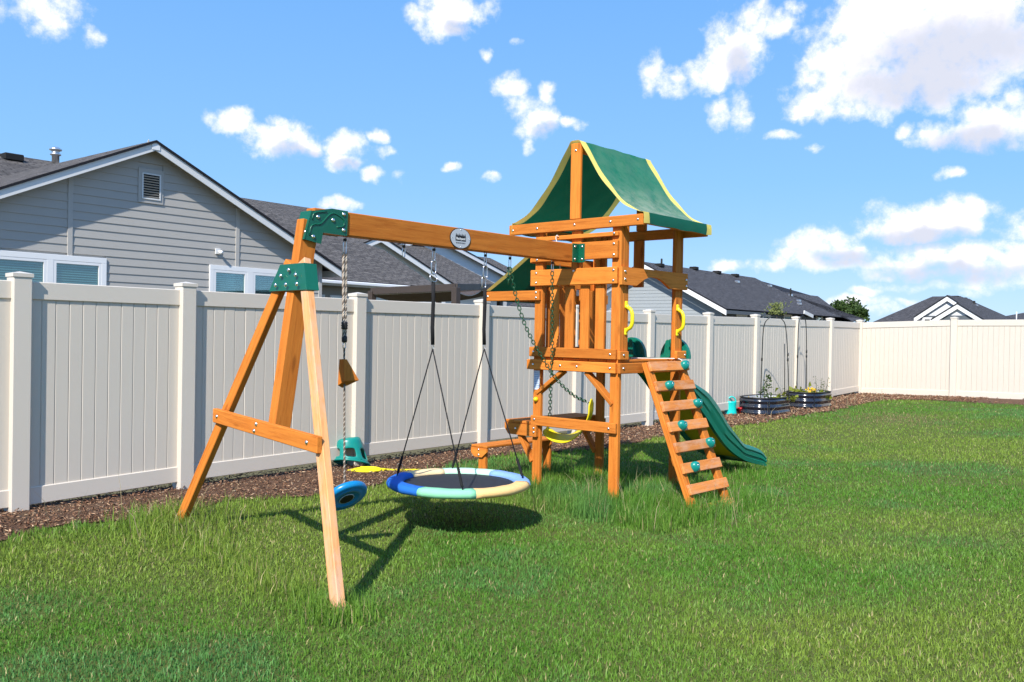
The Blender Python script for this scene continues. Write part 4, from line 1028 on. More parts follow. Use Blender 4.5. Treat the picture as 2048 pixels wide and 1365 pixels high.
# oval maker's badge
def badge():
    a0, z0 = -1.434, 2.036; rx, rz = .100, .072; n = 36
    el = lambda s, t: (a0+rx*s*math.cos(t), z0+rz*s*math.sin(t)); T_ = [2*math.pi*k/n for k in range(n)]
    b = prism('maker_badge', 'badge_black', [el(1.05, t) for t in T_], 'y', .4405, .4449, PS)
    prism('badge_plate', 'badge_grey', [el(.985, t) for t in T_], 'y', .438, .4404, b)
    x0, x1, zb, zt = a0-.052, a0+.052, z0-.020, z0+.016
    sky_ = [(x0, zb), (x1, zb), (x1, zt)]
    for k in range(7): xc = x1-(k+.5)*(x1-x0)/7; sky_ += [(xc+.0055, zt+.002), (xc, zt+.020-.004*(k % 2)), (xc-.0055, zt+.002)]
    sky_.append((x0, zt)); prism('badge_emblem', 'badge_black', sky_, 'y', .4372, .4379, b)
    def text(s, size, z, mat):
        cu = bpy.data.curves.new('t', 'FONT'); cu.body = s; cu.size = size; cu.align_x = 'CENTER'; cu.align_y = 'CENTER'; cu.extrude = .0002; cu.offset = .0006
        t = bpy.data.objects.new('t', cu); COL.objects.link(t); dg = bpy.context.evaluated_depsgraph_get(); dg.update()
        me = bpy.data.meshes.new_from_object(t.evaluated_get(dg)); bpy.data.objects.remove(t)
        o = bpy.data.objects.new('badge_lettering', me); link(o, b); me.materials.clear(); me.materials.append(MATS[mat]); o.rotation_euler = (math.pi/2, 0, 0); o.location = (a0, .4366, z); return o
    text('Backyard', .025, z0-.003, 'badge_white'); t2_ = text('D I S C O V E R Y', .0125, z0-.035, 'badge_black'); t2_.location.y = .4374
    for t in (0, math.pi/2, math.pi, 1.5*math.pi): q = el(.86, t); inst(BOLT, b, (q[0], .438, q[1]), ROT['-b'], (.4, .4, .4))
badge()
# ---------------------------------------------------------------- things hanging from the beam
def to_world(p): return tuple(PO+PA*p[0]+PB*p[1]+np.array([0, 0, p[2]]))
def swing_root(name, label, cat, p): return thing(name, label, cat, to_world(p), PT)
def loop_pts(L, w, n=10):
    """closed stadium in the x(z)-plane, length L along z, width w along x"""
    r = w/2; out = []
    for k in range(n//2+1): t = math.pi*k/(n//2); out.append((r*math.cos(t), 0, L/2-r+r*math.sin(t)))
    for k in range(n//2+1): t = math.pi+math.pi*k/(n//2); out.append((r*math.cos(t), 0, -L/2+r+r*math.sin(t)))
    return out
def hanger(parent, p, L=.062):
    """swivel eye under the beam and a snap link"""
    a, b, z = p
    h = tube('hanger', 'steel', [(a-.012, b, z+.012), (a-.010, b, z-.016), (a, b, z-.026), (a+.010, b, z-.016), (a+.012, b, z+.012)], .0038, parent, 6)
    lathe('bushing', 'black_plastic', [(.009, 0), (.012, .006), (.012, .014), (.009, .02)], h, 10, loc=(a, b, z-.034))
    tube('snap_link', 'steel', [(x*.9+a, y+b, zz+z-.028-L/2) for x, y, zz in loop_pts(L, .026)], .0036, h, 6, closed=True)
    return z-.028-L
def chain_mesh(pts, L=.042, w=.024, r=.0038):
    pts = [Vector(p) for p in pts]; d = [0]
    for p, q in zip(pts, pts[1:]): d.append(d[-1]+(q-p).length)
    V = []; F = []; n = int(d[-1]/(L*.74)); 
    def at(s):
        for i in range(len(d)-1):
            if s <= d[i+1] or i == len(d)-2: f = (s-d[i])/(d[i+1]-d[i]); return pts[i].lerp(pts[i+1], f), (pts[i+1]-pts[i]).normalized()
    for k in range(n):
        c, t = at((k+.5)/n*d[-1]); s0 = Vector((.3, 1, .1)); s0 = (s0-t*s0.dot(t)).normalized(); s1 = t.cross(s0)
        ax = (s0*math.cos(.5)+s1*math.sin(.5)) if k % 2 else (s1*math.cos(.5)-s0*math.sin(.5))
        tube_geo([c+ax*x+t*z for x, y, z in loop_pts(L, w, 8)], r, 4, True, V, F)
    return V, F
def saucer():
    ca, cb, cz = -1.372, .478, .252
    R_ = swing_root('saucer_swing', 'round saucer swing with black mat and multicoloured padded rim', 'swing', (ca, cb, 0)); 
    Lc = lambda p: (p[0]-ca, p[1]-cb, p[2])
    rr = .522; n = 72; seg = ['foam_green', 'foam_orange', 'foam_lightblue', 'foam_mint', 'foam_sand', 'foam_blue']
    # padded rim in coloured sleeves, built as arcs; angle measured in the play set frame
    def px_ang(u, v): q = Lz(u, v, cz+.02); return math.atan2(q[1]-cb, q[0]-ca)
    cuts = [px_ang(815, 985), px_ang(968, 996), px_ang(1063, 966), px_ang(1003, 940), px_ang(878, 935), px_ang(790, 945)]
    cols = ['foam_green', 'foam_orange', 'foam_lightblue', 'foam_mint', 'foam_sand', 'foam_blue']
    for i in range(6):
        t0, t1 = cuts[i], cuts[(i+1) % 6]
        while t1 < t0: t1 += 2*math.pi
        if t1-t0 > 3.6: t0, t1 = t1, t0+2*math.pi
        m = max(6, int((t1-t0)/(2*math.pi)*n)); V = []; F = []; K = 10
        for j in range(m+1):
            t = t0+(t1-t0)*j/m; pu = 1+.035*math.sin(t*11)+.02*math.sin(t*23)
            for k in range(K):
                q = 2*math.pi*k/K; ro = rr-.028+.034*pu*math.cos(q)-(.055 if math.cos(q) < -.2 else 0); V.append((ro*math.cos(t), ro*math.sin(t), cz+.031*pu*math.sin(q)))
        for j in range(m):
            for k in range(K): F.append([j*K+k, (j+1)*K+k, (j+1)*K+(k+1) % K, j*K+(k+1) % K])
        F.append(list(range(K))); F.append([m*K+k for k in range(K)][::-1])
        o = mesh_obj('rim_sleeve', V, F, cols[i], R_, smooth=True); fix_normals(o)
    V = [(0, 0, cz-.012)]; F = []; n2 = 48; rings = (.12, .25, .35, .432)
    for q, r in enumerate(rings):
        for k in range(n2): t = 2*math.pi*k/n2; V.append((r*math.cos(t), r*math.sin(t), cz-.012+.012*(r/.432)**2))
    for k in range(n2):
        F.append([0, 1+k, 1+(k+1) % n2])
        for q in range(3): a = 1+q*n2; F.append([a+k, a+n2+k, a+n2+(k+1) % n2, a+(k+1) % n2])
    o = mesh_obj('mat', V, F, 'mat_black', R_, smooth=True); m = o.modifiers.new('t', 'SOLIDIFY'); m.thickness = .01
    # two suspension straps, each with two ropes
    feet = {0: [(780, 952), (902, 938)], 1: [(925, 984), (1052, 958)]}
    tops = ((868, 491, 863, 690), (971, 507, 976, 690))
    pairs = [((780, 950), (928, 985)), ((903, 935), (1056, 957))]
    for i, (u0, v0, u1, v1) in enumerate(tops):
        h0 = Lb(u0, v0, .49); h0[2] = 1.962; zt = hanger(R_, Lc(h0), .075)
        a, b, z = Lc(h0); z = zt
        c2 = tube('carabiner', 'steel', [(x+a, b, zz+z-.045) for x, y, zz in loop_pts(.10, .042, 12)], .005, R_, 6, closed=True)
        if i == 0:
            tube('ring', 'steel', [(a+.032*math.cos(t), b+.010*math.sin(t), z-.118+.032*math.sin(t)) for t in np.linspace(0, 2*math.pi, 18, endpoint=False)], .0033, R_, 6, closed=True); zs = z-.148
        else:
            tube('carabiner', 'steel', [(x+a, b+.012, zz+z-.125) for x, y, zz in loop_pts(.09, .040, 12)], .0045, R_, 6, closed=True); zs = z-.165
        zb = Lb(u1, v1, .49)[2]
        tube('strap_sleeve', 'black_rope', [(a, b, zs), (a+.003, b, (zs+zb)/2+.1), (a-.003, b, (zs+zb)/2-.1), (a+.004, b, zb)], .0135, R_, 8)
        tube('shackle', 'steel', [(x+a+.004, b, zz+zb-.014) for x, y, zz in loop_pts(.036, .018)], .003, R_, 6, closed=True)
        for (u, v) in pairs[i]:
            q = Lz(u, v, cz+.03); dd = np.array([q[0]-ca, q[1]-cb]); dd = dd/np.linalg.norm(dd)*(rr-.045)
            p1 = Vector((dd[0], dd[1], cz+.02)); p0 = Vector((a+.004, b, zb-.03))
            tube('rope', 'black_rope', [p0, p0.lerp(p1, .5), p1], .0052, R_, 6)
            k0 = p0.lerp(p1, .84); k1 = p0.lerp(p1, .97); m = 9
            tube('rope_knot', 'black_rope', [k0.lerp(k1, j/(2*m)) for j in range(2*m+1)], [.0085 if j % 2 else .0115 for j in range(2*m+1)], R_, 8)
saucer()
def spare_hanger():
    h0 = Lb(807.6, 487, .49); h0[2] = 1.962
    R_ = swing_root('spare_hanger', 'empty steel snap hook hanging under the swing beam', 'hook', (h0[0], h0[1], 1.90)); hanger(R_, (0, 0, .062), .07)
spare_hanger()
def disc_swing():
    h0 = Lb(690, 474, .49); ca, cb = h0[0], h0[1]; end = Lb(689, 972, .49)
    R_ = swing_root('disc_swing', 'blue plastic disc swing on a twisted rope beside the near leg', 'swing', (ca, cb, 0))
    z = hanger(R_, (0, 0, 1.962), .085)
    def twist(name, p0, p1, r, pitch, mats, strands=3):
        p0, p1 = Vector(p0), Vector(p1); L = (p1-p0).length; t = (p1-p0).normalized(); e = t.orthogonal().normalized(); f = t.cross(e); m = int(L/pitch*7)
        for s in range(strands):
            pts = [p0+t*(L*j/m)+(e*math.cos(2*math.pi*(j/7+s/strands))+f*math.sin(2*math.pi*(j/7+s/strands)))*r*.55 for j in range(m+1)]
            tube(name, mats[s % len(mats)], pts, r*.62, R_, 5)
    zm = Lb(687, 690, .49)[2]; da = end[0]-ca
    for dx in (-.011, .011): twist('rope', (dx, 0, z+.005), (dx*.7+da*.3, 0, zm+.03), .0085, .050, ['rope_tan', 'rope_tan', 'rope_brown'])
    lathe('rope_clamp', 'black_plastic', [(.018, 0), (.022, .008), (.018, .016), (.023, .024), (.018, .032), (.022, .04), (.017, .05)], R_, 10, loc=(da*.25, 0, zm+.10))
    lathe('rope_clamp', 'black_plastic', [(.015, 0), (.018, .01), (.018, .035), (.013, .045)], R_, 10, loc=(da*.3, 0, zm+.015))
    tube('shackle', 'steel', [(x+da*.3, y, zz+zm-.005) for x, y, zz in loop_pts(.04, .022)], .0035, R_, 6, closed=True)
    twist('rope', (da*.3, 0, zm-.02), (da, 0, end[2]-.02), .0065, .032, ['rope_tan', 'rope_brown', 'rope_brown'])
    w0 = Lb(688, 719, .49); w1 = Lb(690, 762, .49); w2 = Lb(708, 762, .49); w3 = Lb(695, 778, .49)
    A = [(w0[0]-ca-.018, -.03, w0[2]), (w0[0]-ca+.012, -.03, w0[2]), (w2[0]-ca, -.03, w2[2]), (w1[0]-ca-.012, -.03, w1[2])]
    zt, zb = w0[2], w1[2]; tw = .02; bw = .062
    V = [(-.015, -.02, zt), (.015, -.02, zt), (.015, .02, zt), (-.015, .02, zt), (-.012, -.035, zb), (.085, -.06, zb+.005), (.035, .05, zb-.05), (-.012, .035, zb-.03)]
    F = [[0, 1, 2, 3], [0, 4, 5, 1], [1, 5, 6, 2], [2, 6, 7, 3], [3, 7, 4, 0], [4, 7, 6, 5]]
    o = mesh_obj('wooden_wedge', V, F, 'wood_z', R_); fix_normals(o)
    # tilted disc, underside with emblem turned to the viewer
    cz_ = end[2]-.070; c_w = PO+PA*(ca+da+.010)+PB*cb; c_w[2] = cz_; vv = CAM-c_w; vv = vv/np.linalg.norm(vv)
    nu = .50*vv+.866*(RT*.40-UP*.917); nu = nu/np.linalg.norm(nu); zx = -nu; xx = np.cross(UP, zx); xx /= np.linalg.norm(xx); yx = np.cross(zx, xx)
    tilt = Matrix.Rotation(-PT, 4, 'Z') @ Matrix(((xx[0], yx[0], zx[0], 0), (xx[1], yx[1], zx[1], 0), (xx[2], yx[2], zx[2], 0), (0, 0, 0, 1))); tilt = Matrix.Translation((da+.010, 0, cz_)) @ tilt
    d = lathe('disc', 'blue_plastic', [(.02, -.018), (.075, -.018), (.080, -.024), (.105, -.024), (.110, -.016), (.128, -.022), (.142, -.014), (.148, 0), (.146, .016), (.135, .026), (.10, .022), (.05, .012), (.03, .03), (.0, .03)], R_, 36)
    d.matrix_local = tilt
    e = lathe('emblem', 'badge_grey', [(.0, -.0215), (.052, -.0215), (.052, -.019), (.0, -.019)], d, 24); 
    lathe('emblem_ring', 'badge_black', [(.041, -.0228), (.047, -.0228), (.047, -.0217), (.041, -.0217)], e, 24)
    for k in range(3): box('emblem_mark', 'badge_black', (-.022+k*.017, -.020, -.0228), (-.013+k*.017, .020, -.0217), e, .0002)
disc_swing()
def belt_swing():
    h1 = Lb(1020, 514, .49); h2 = Lb(1105, 519, .49); E1 = La(1181, 806, .14); E2 = La(1099, 846, .12)
    R_ = swing_root('belt_swing', 'yellow belt swing on green chains hooked into the tower frame', 'swing', (h2[0], h2[1], 0)); ox, oy = h2[0], h2[1]
    Lc = lambda p: (p[0]-ox, p[1]-oy, p[2])
    z1 = hanger(R_, Lc((h1[0], h1[1], 1.962)), .07); z2 = hanger(R_, Lc((h2[0], h2[1], 1.962)), .07)
    # first chain sags from its hook to the tip of the belt
    d = np.array([E1[0]-h1[0], E1[1]-h1[1], 0]); nn = np.array([-d[1], d[0], 0]); nW = PA*nn[0]+PB*nn[1]; hW = PO+PA*h1[0]+PB*h1[1]
    pts = [(h1[0], h1[1], z1)]
    for u, v in ((1030, 585), (1045, 637), (1062, 676), (1084, 715), (1105, 748), (1126, 773), (1150, 793)):
        q = onplane(u, v, hW, nW)-PO; pts.append((q@PA, q@PB, q[2]))
    pts.append((E1[0]-.03, E1[1]+.01, E1[2]+.005))
    V, F = chain_mesh([Lc(p) for p in curve_pts(pts, 4)]); mesh_obj('chain', V, F, 'chain_green', R_, smooth=True)
    V, F = chain_mesh([Lc((h1[0]-.01, h1[1], z1)), Lc((h1[0]-.024, h1[1]-.01, z1-.06)), Lc((h1[0]-.016, h1[1], z1-.125))]); mesh_obj('chain_tail', V, F, 'chain_green', R_, smooth=True)
    V, F = chain_mesh([Lc((h2[0], h2[1], z2)), Lc(((h2[0]+E2[0])/2+.02, (h2[1]+E2[1])/2, (z2+E2[2])/2)), Lc((E2[0], E2[1], E2[2]+.03))]); mesh_obj('chain', V, F, 'chain_green', R_, smooth=True)
    tube('end_clip', 'steel', [Lc((E1[0]-.035, E1[1]+.015, E1[2]+.006)), Lc((E1[0], E1[1], E1[2]))], .004, R_, 6)
    # belt
    C = [La(1096, 848, .12), La(1094, 862, .12), La(1112, 876, .12), La(1140, 877, .12), La(1166, 858, .13), La(1180, 834, .135), La(1183, 812, .14), La(1184, 798, .14)]
    P = curve_pts([Lc(p) for p in C], 5); V = []; F = []; n = len(P)
    for i, p in enumerate(P):
        t = P[min(i+1, n-1)]-P[max(i-1, 0)]; t = t/np.linalg.norm(t); f = i/(n-1); w = .052*min(1, 6*f+.25, 7*(1-f)+.18)
        wd = np.array([.75, .2, .62 if f < .6 else .15]); wd = wd-t*(wd@t); wd = wd/np.linalg.norm(wd); nn = np.cross(t, wd)
        for s, o in ((-1, 0), (-.5, .006), (0, .009), (.5, .006), (1, 0)): V.append(p+wd*w*s-nn*o*0)
    for i in range(n-1):
        for k in range(4): F.append([i*5+k, i*5+k+1, i*5+6+k, i*5+5+k])
    o = mesh_obj('belt_seat', V, F, 'yellow_plastic', R_, smooth=True); m = o.modifiers.new('t', 'SOLIDIFY'); m.thickness = .008
belt_swing()
def cords():
    p0 = La(1112, 478, -.05); p1 = La(1109, 566, -.045); p2 = La(1106, 697, -.02)
    o = tube('cord', 'white_cord', [to_world(p) for p in curve_pts([La(1117, 474, -.035), La(1114, 471, -.045), p0, La(1119, 500, -.06)], 4)], .0035); tag(o, 'short white cord tied to the thin strip above the beam end', 'cord')
    o = tube('cord', 'white_cord', [to_world(p) for p in curve_pts([La(1120, 529, .04), La(1120, 560, .05), La(1118, 610, .045), La(1119, 650, .04), La(1117, 697, .04)], 5)], .0032); tag(o, 'thin white cord hanging inside the tower behind the front boards', 'cord')
    o = tube('cord', 'white_cord', [to_world(p) for p in curve_pts([(.50, .25, 1.155), (.70, .15, 1.153), (.82, .05, 1.154), (.875, -.01, 1.150), (.895, -.035, 1.115)], 5)], .0045); tag(o, 'white cord lying across the tower deck to the top rung', 'cord')
cords()
bpy.data.objects.remove(BOLT)
# ---------------------------------------------------------------- small things in the bark bed
def ground_at(u, v):
    z = 0.
    for _ in range(5): p = onz(u, v, z); z = float(gz(p[0], p[1]))
    return p
def bucket_swing():
    p = ground_at(705, 938); t = thing('bucket_swing', 'teal toddler bucket swing seat lying on the bark beside the fence post', 'swing', (p[0], p[1], p[2]+.01), math.radians(20))
    # shell: a tapered cup with leg openings, lying tipped back
    n = 28; Hh = [0, .05, .10, .15, .20, .26, .31]; V = []; F = []
    for i, z in enumerate(Hh):
        for k in range(n):
            th = 2*math.pi*k/n; r = .105+.045*(z/.31); back = .5+.5*math.cos(th-math.pi*.15); zz = z*(.62+.38*back)
            V.append((r*1.1*math.cos(th), r*math.sin(th), .30-zz))
    for i in range(len(Hh)-1):
        for k in range(n):
            th = 2*math.pi*(k+.5)/n
            hole = (i in (3, 4)) and any(abs((th-c+math.pi) % (2*math.pi)-math.pi) < .36 for c in (math.radians(200), math.radians(262), math.radians(330)))
            if hole: continue
            F.append([i*n+k, (i+1)*n+k, (i+1)*n+(k+1) % n, i*n+(k+1) % n])
    F.append([k for k in range(n)])
    o = mesh_obj('shell', V, F, 'teal_plastic', t, smooth=True); m = o.modifiers.new('t', 'SOLIDIFY'); m.thickness = .012; m = o.modifiers.new('s', 'SUBSURF'); m.levels = 1; m.render_levels = 1
    o.rotation_euler = (math.radians(-8), math.radians(-8), 0)
    ring = []
    for k in range(n):
        th = 2*math.pi*k/n; back = .5+.5*math.cos(th-math.pi*.15); ring.append((.152*1.1*math.cos(th), .152*math.sin(th), .30-.31*(.62+.38*back)))
    tube('rim', 'teal_plastic', ring, .011, t, 6, closed=True).rotation_euler = (math.radians(-8), math.radians(-8), 0)
bucket_swing()
def rope_pile():
    p = ground_at(742, 946); t = thing('yellow_rope', 'coil of yellow coated rope lying on the bark by the bucket swing', 'rope', tuple(p), 0)
    def loop(P, name='rope_length', r=.012): tube(name, 'yellow_rope', curve_pts(P, 5), r, t, 7)
    loop([(-.20, -.05, .012), (-.10, -.10, .014), (.02, -.08, .016), (.12, -.02, .02), (.05, .05, .022), (-.08, .04, .02), (-.16, .0, .02), (-.10, -.05, .035), (.03, -.03, .04), (.14, .03, .03)])
    loop([(-.22, -.02, .015), (-.12, .06, .03), (.0, .08, .03), (.16, .06, .02), (.30, .09, .016), (.42, .12, .014), (.52, .11, .012)])
    loop([(-.17, -.08, .03), (-.02, -.12, .03), (.10, -.08, .04), (.04, -.01, .05), (-.10, -.02, .05)])
    tube('rope_clip', 'steel', [(.26+.03*math.cos(a), .10, .05+.03*math.sin(a)) for a in np.linspace(0, 2*math.pi, 12, endpoint=False)], .003, t, 5, closed=True)
rope_pile()
def watering_can():
    p = ground_at(1462, 831); t = thing('watering_can', 'turquoise plastic watering can with white rose beside the nearer raised bed', 'watering can', tuple(p), math.radians(8))
    lathe('body', 'teal_can', [(.10, 0), (.105, .01), (.092, .06), (.082, .14), (.083, .21), (.088, .235), (.070, .24), (.0, .24)], t, 22, sx=1.0, sy=.75)
    lathe('fill_hole', 'black_plastic', [(.045, .2405), (.045, .243), (.0, .2435)], t, 16, sx=1., sy=.7)
    tube('handle', 'teal_can', curve_pts([(-.055, 0, .235), (-.05, 0, .285), (0, 0, .315), (.055, 0, .295), (.082, 0, .235), (.084, 0, .17)], 4), .012, t, 8)
    tube('spout', 'teal_can', curve_pts([(-.08, 0, .06), (-.12, 0, .13), (-.155, 0, .21), (-.18, 0, .275)], 4), [.022]*4+[.018]*4+[.013]*5, t, 8)
    lathe('rose', 'white_trim', [(.012, 0), (.036, .02), (.038, .032), (.0, .04)], t, 16, loc=(-.180, -.01, .268), rot=(math.radians(35), math.radians(-50), 0))
watering_can()
def pots():
    p = ground_at(1481.5, 830); lathe_o = lathe('flower_pot', 'red_plastic', [(.042, 0), (.052, .105), (.058, .107), (.058, .125), (.050, .126), (.046, .118), (.0, .115)], None, 20, loc=tuple(p)); tag(lathe_o, 'small red plastic pot between watering can and raised bed', 'pot')
    p = ground_at(1481, 825); p = p+np.array([.06, .25, 0]); o = lathe('nursery_pot', 'black_plastic', [(.075, 0), (.105, .21), (.115, .212), (.115, .24), (.10, .24), (.095, .22), (.0, .215)], None, 20, loc=tuple(p)); tag(o, 'black nursery pot standing behind the red pot', 'pot')
pots()
def leaves_mesh(name, mat, pts, parent, size, upright=.3, aspect=2., smooth=False):
    V = []; F = []
    for p in pts:
        s = size*random.uniform(.6, 1.3); d = Vector((random.gauss(0, 1), random.gauss(0, 1), random.gauss(upright, .6))).normalized(); e = d.orthogonal().normalized(); e.rotate(Matrix.Rotation(random.uniform(0, 6.28), 3, d)); n = len(V); f = d.cross(e)
        P = Vector(p); V += [P, P+d*s*.5+e*s/aspect*.5+f*s*.08, P+d*s-f*s*.12, P+d*s*.5-e*s/aspect*.5+f*s*.08]; F += [[n, n+1, n+2], [n, n+2, n+3]]
    return mesh_obj(name, V, F, mat, parent)
def raised_bed(px, L, Wd, label):
    p = ground_at(*px); c = p[:2]+np.array([.0, .33]); z0 = float(gz(*c)); t = thing('raised_bed', label, 'planter', (c[0], c[1], z0), PF, 'oval metal raised beds')
    n = 56; H_ = .30; prof = [(0, 0)]; zs = np.linspace(0, H_, 37); V = []; F = []
    def stad(k, o):
        r = Wd/2+o; s = L/2-Wd/2; th = 2*math.pi*k/n; cx = s if math.cos(th) > 0 else -s
        if abs(math.cos(th)) < 1e-6: cx = 0
        return (cx+r*math.cos(th), r*math.sin(th))
    for z in zs:
        o = .013*math.cos(2*math.pi*z/H_*3+math.pi)
        for k in range(n): x, y = stad(k+.5, o); V.append((x, y, z))
    for i in range(len(zs)-1):
        for k in range(n): F.append([i*n+k, i*n+(k+1) % n, (i+1)*n+(k+1) % n, (i+1)*n+k])
    o = mesh_obj('wall', V, F, 'bed_metal', t, smooth=True); m = o.modifiers.new('t', 'SOLIDIFY'); m.thickness = .004
    tube('rim', 'bed_rim', [(*stad(k+.5, -.008), H_) for k in range(n)], .013, t, 6, closed=True)
    V = []; F = []
    for z in (.08, H_-.005):
        for k in range(n): V.append((*stad(k+.5, -.022), z))
    for k in range(n): F.append([k, n+k, n+(k+1) % n, (k+1) % n])
    mesh_obj('liner', V, F, 'bed_liner', t, smooth=True)
    V = [(*stad(k+.5, -.02), .20+.01*math.sin(k*1.3)) for k in range(n)]+[(0, 0, .215)]; mesh_obj('soil', V, [[k, (k+1) % n, n] for k in range(n)], 'potting_soil', t)
    for k in (8, 20, 36, 48):
        x, y = stad(k, .0); box('seam_plate', 'bed_metal', (x-.012, y-.012, .02), (x+.012, y+.012, H_-.02), t, .003)
    return t, c, z0
B1, c1, zb1 = raised_bed((1541, 832), 1.10, .66, 'nearer black corrugated oval raised bed with a tall leafy plant')
B2, c2, zb2 = raised_bed((1629, 818.5), 1.05, .66, 'farther black corrugated oval raised bed with yellow-green leaves')
def trellis(feet, top, base, label, extra=None):
    P0, P1 = base
    o = thing('arch_trellis', label, 'trellis', tuple(P0), 0, 'black arch trellises')
    d = np.array(P1)-np.array(P0); zt = top
    pts = [(0, 0, 0), (d[0]*.02, d[1]*.02, (zt)*.5), (d[0]*.06, d[1]*.06, zt*.86), (d[0]*.20, d[1]*.2, zt*.965), (d[0]*.46, d[1]*.46, zt), (d[0]*.70, d[1]*.70, zt*.965), (d[0]*.84, d[1]*.84, zt*.86), (d[0]*.93, d[1]*.93, zt*.5), (d[0], d[1], 0)]
    tube('hoop', 'trellis_black', curve_pts(pts, 5), .0085, o, 6)
    for f, z in ((.02, .5), (.93, .5), (.93, .56)): lathe('sleeve', 'trellis_black', [(.010, -.03), (.015, -.025), (.015, .025), (.010, .03)], o, 8, loc=(d[0]*f, d[1]*f, zt*z))
    if extra is not None: tube('stake', 'trellis_black', [tuple(np.array(extra[0])-np.array(P0)), tuple(np.array(extra[1])-np.array(P0))], .007, o, 6)
def bedpt(u, v, c, dy=0.): return ond(u, v, c[1]+dy)
b0, b1 = bedpt(1521, 799, c1, -.02), bedpt(1578, 797, c1, .02)
zb = zb1+.2; P0 = np.array([b0[0], b0[1], zb]); P1 = np.array([b1[0], b1[1], zb]); e0 = bedpt(1569.5, 785, c1, .25); e1 = bedpt(1569, 688, c1, .25)
trellis(None, bedpt(1546, 633, c1)[2]-zb, (P0, P1), 'wide black arch trellis standing in the nearer raised bed', (e0, e1))
b0, b1 = bedpt(1593, 791, c2, -.02), bedpt(1612.5, 791, c2, .2); zb = zb2+.2
trellis(None, bedpt(1606, 632, c2)[2]-zb, (np.array([b0[0], b0[1], zb]), np.array([b1[0], b1[1], zb])), 'narrow black arch trellis standing in the farther raised bed')
def plants():
    # tall leafy plant
    p = bedpt(1527, 800, c1, -.1); t = thing('leafy_plant', 'tall spindly leafy plant in the nearer raised bed', 'plant', (p[0], p[1], zb1+.19))
    tube('stem', 'leaf_mid', curve_pts([(0, 0, 0), (.02, 0, .15), (.0, .02, .28), (.05, .0, .40), (.10, 0, .50)], 4), .007, t, 5)
    pts = []
    for k in range(150):
        z = random.uniform(.0, .48); r = .085*(1-.55*z/.5); pts.append((.12*z+random.gauss(0, r*.7)+.02, random.gauss(0, r*.7), z))
    leaves_mesh('foliage', 'leaf_mid', pts, t, .055)
    # squash in both beds
    for i, (u, v, cc, zz, n, lab, w) in enumerate(((1566, 796, c1, zb1, 60, 'low lime-green plant in the right end of the nearer raised bed', .13), (1600, 790, c2, zb2, 130, 'broad lime-green squash leaves in the farther raised bed', .24))):
        p = bedpt(u, v, cc, .05); t = thing('squash_plant', lab, 'plant', (p[0], p[1], zz+.19))
        leaves_mesh('foliage', 'leaf_lime', [(random.gauss(0, w), random.gauss(0, w*.5), abs(random.gauss(.03, .06))) for _ in range(n)], t, .10, .5, 1.2)
        tube('stem', 'leaf_mid', [(0, 0, -.02), (.02, 0, .05), (.05, .01, .10)], .006, t, 5)
    p = bedpt(1624, 792, c2, .05); t = thing('yellow_flowers', 'yellow flowering plant in the middle of the farther raised bed', 'plant', (p[0], p[1], zb2+.19)); stuff(leaves_mesh('petals', 'petal_yellow', [(random.gauss(0, .05), random.gauss(0, .05), random.uniform(.02, .16)) for _ in range(60)], t, .06, .6, 1.3)); tube('stem', 'leaf_mid', [(0, 0, -.02), (0, 0, .1)], .005, t, 5)
    p = bedpt(1642, 792, c2, .05); t = thing('herb_plant', 'upright green herb in the right end of the farther raised bed', 'plant', (p[0], p[1], zb2+.19))
    pts = []
    for sx in (-.12, .0, .05, .13):
        hgt = random.uniform(.28, .42)
        tube('stem', 'leaf_mid', [(sx*.5, 0, -.02), (sx, 0, hgt)], .003, t, 4)
        pts += [(sx*(.5+.5*f)+random.gauss(0, .018), random.gauss(0, .02), f*hgt) for f in np.linspace(0, 1, 26)]
    pts += [(random.gauss(0, .07), random.gauss(0, .05), random.uniform(0, .14)) for _ in range(90)]
    leaves_mesh('foliage', 'leaf_mid', pts, t, .035, .5, 2.2)
    p = bedpt(1502, 798, c1, 0); t = thing('yellow_flowers', 'few small yellow flowers in the left end of the nearer raised bed', 'plant', (p[0], p[1], zb1+.19)); stuff(leaves_mesh('blossom', 'petal_yellow', [(random.gauss(0, .08), random.gauss(0, .04), random.uniform(.03, .10)) for _ in range(14)], t, .03, .6, 1.3)); tube('stem', 'leaf_mid', [(0, 0, -.02), (0, 0, .07)], .004, t, 5)
plants()
def sapling():
    p = ond(1553, 620, 19.5); t = thing('sapling', 'young tree with a tuft of pale leaves showing above the fence', 'tree', (p[0], p[1], 0))
    q = ond(1555, 640, 19.5); z = q[2]; dx = q[0]-p[0]
    tube('trunk', 'bark', curve_pts([(.12, 0, -.05), (.09, 0, .8), (.06, 0, 1.5), (dx*.5, 0, z+.02), (0, 0, z+.25)], 4), [.022-.0009*k for k in range(17)], t, 6)
    V = [(random.gauss(-.01, .09), random.gauss(0, .09), z+.10+random.uniform(0, .26)) for _ in range(230)]
    leaves_mesh('crown', 'leaf_sapling', V, t, .085, .7, 3.)
sapling()
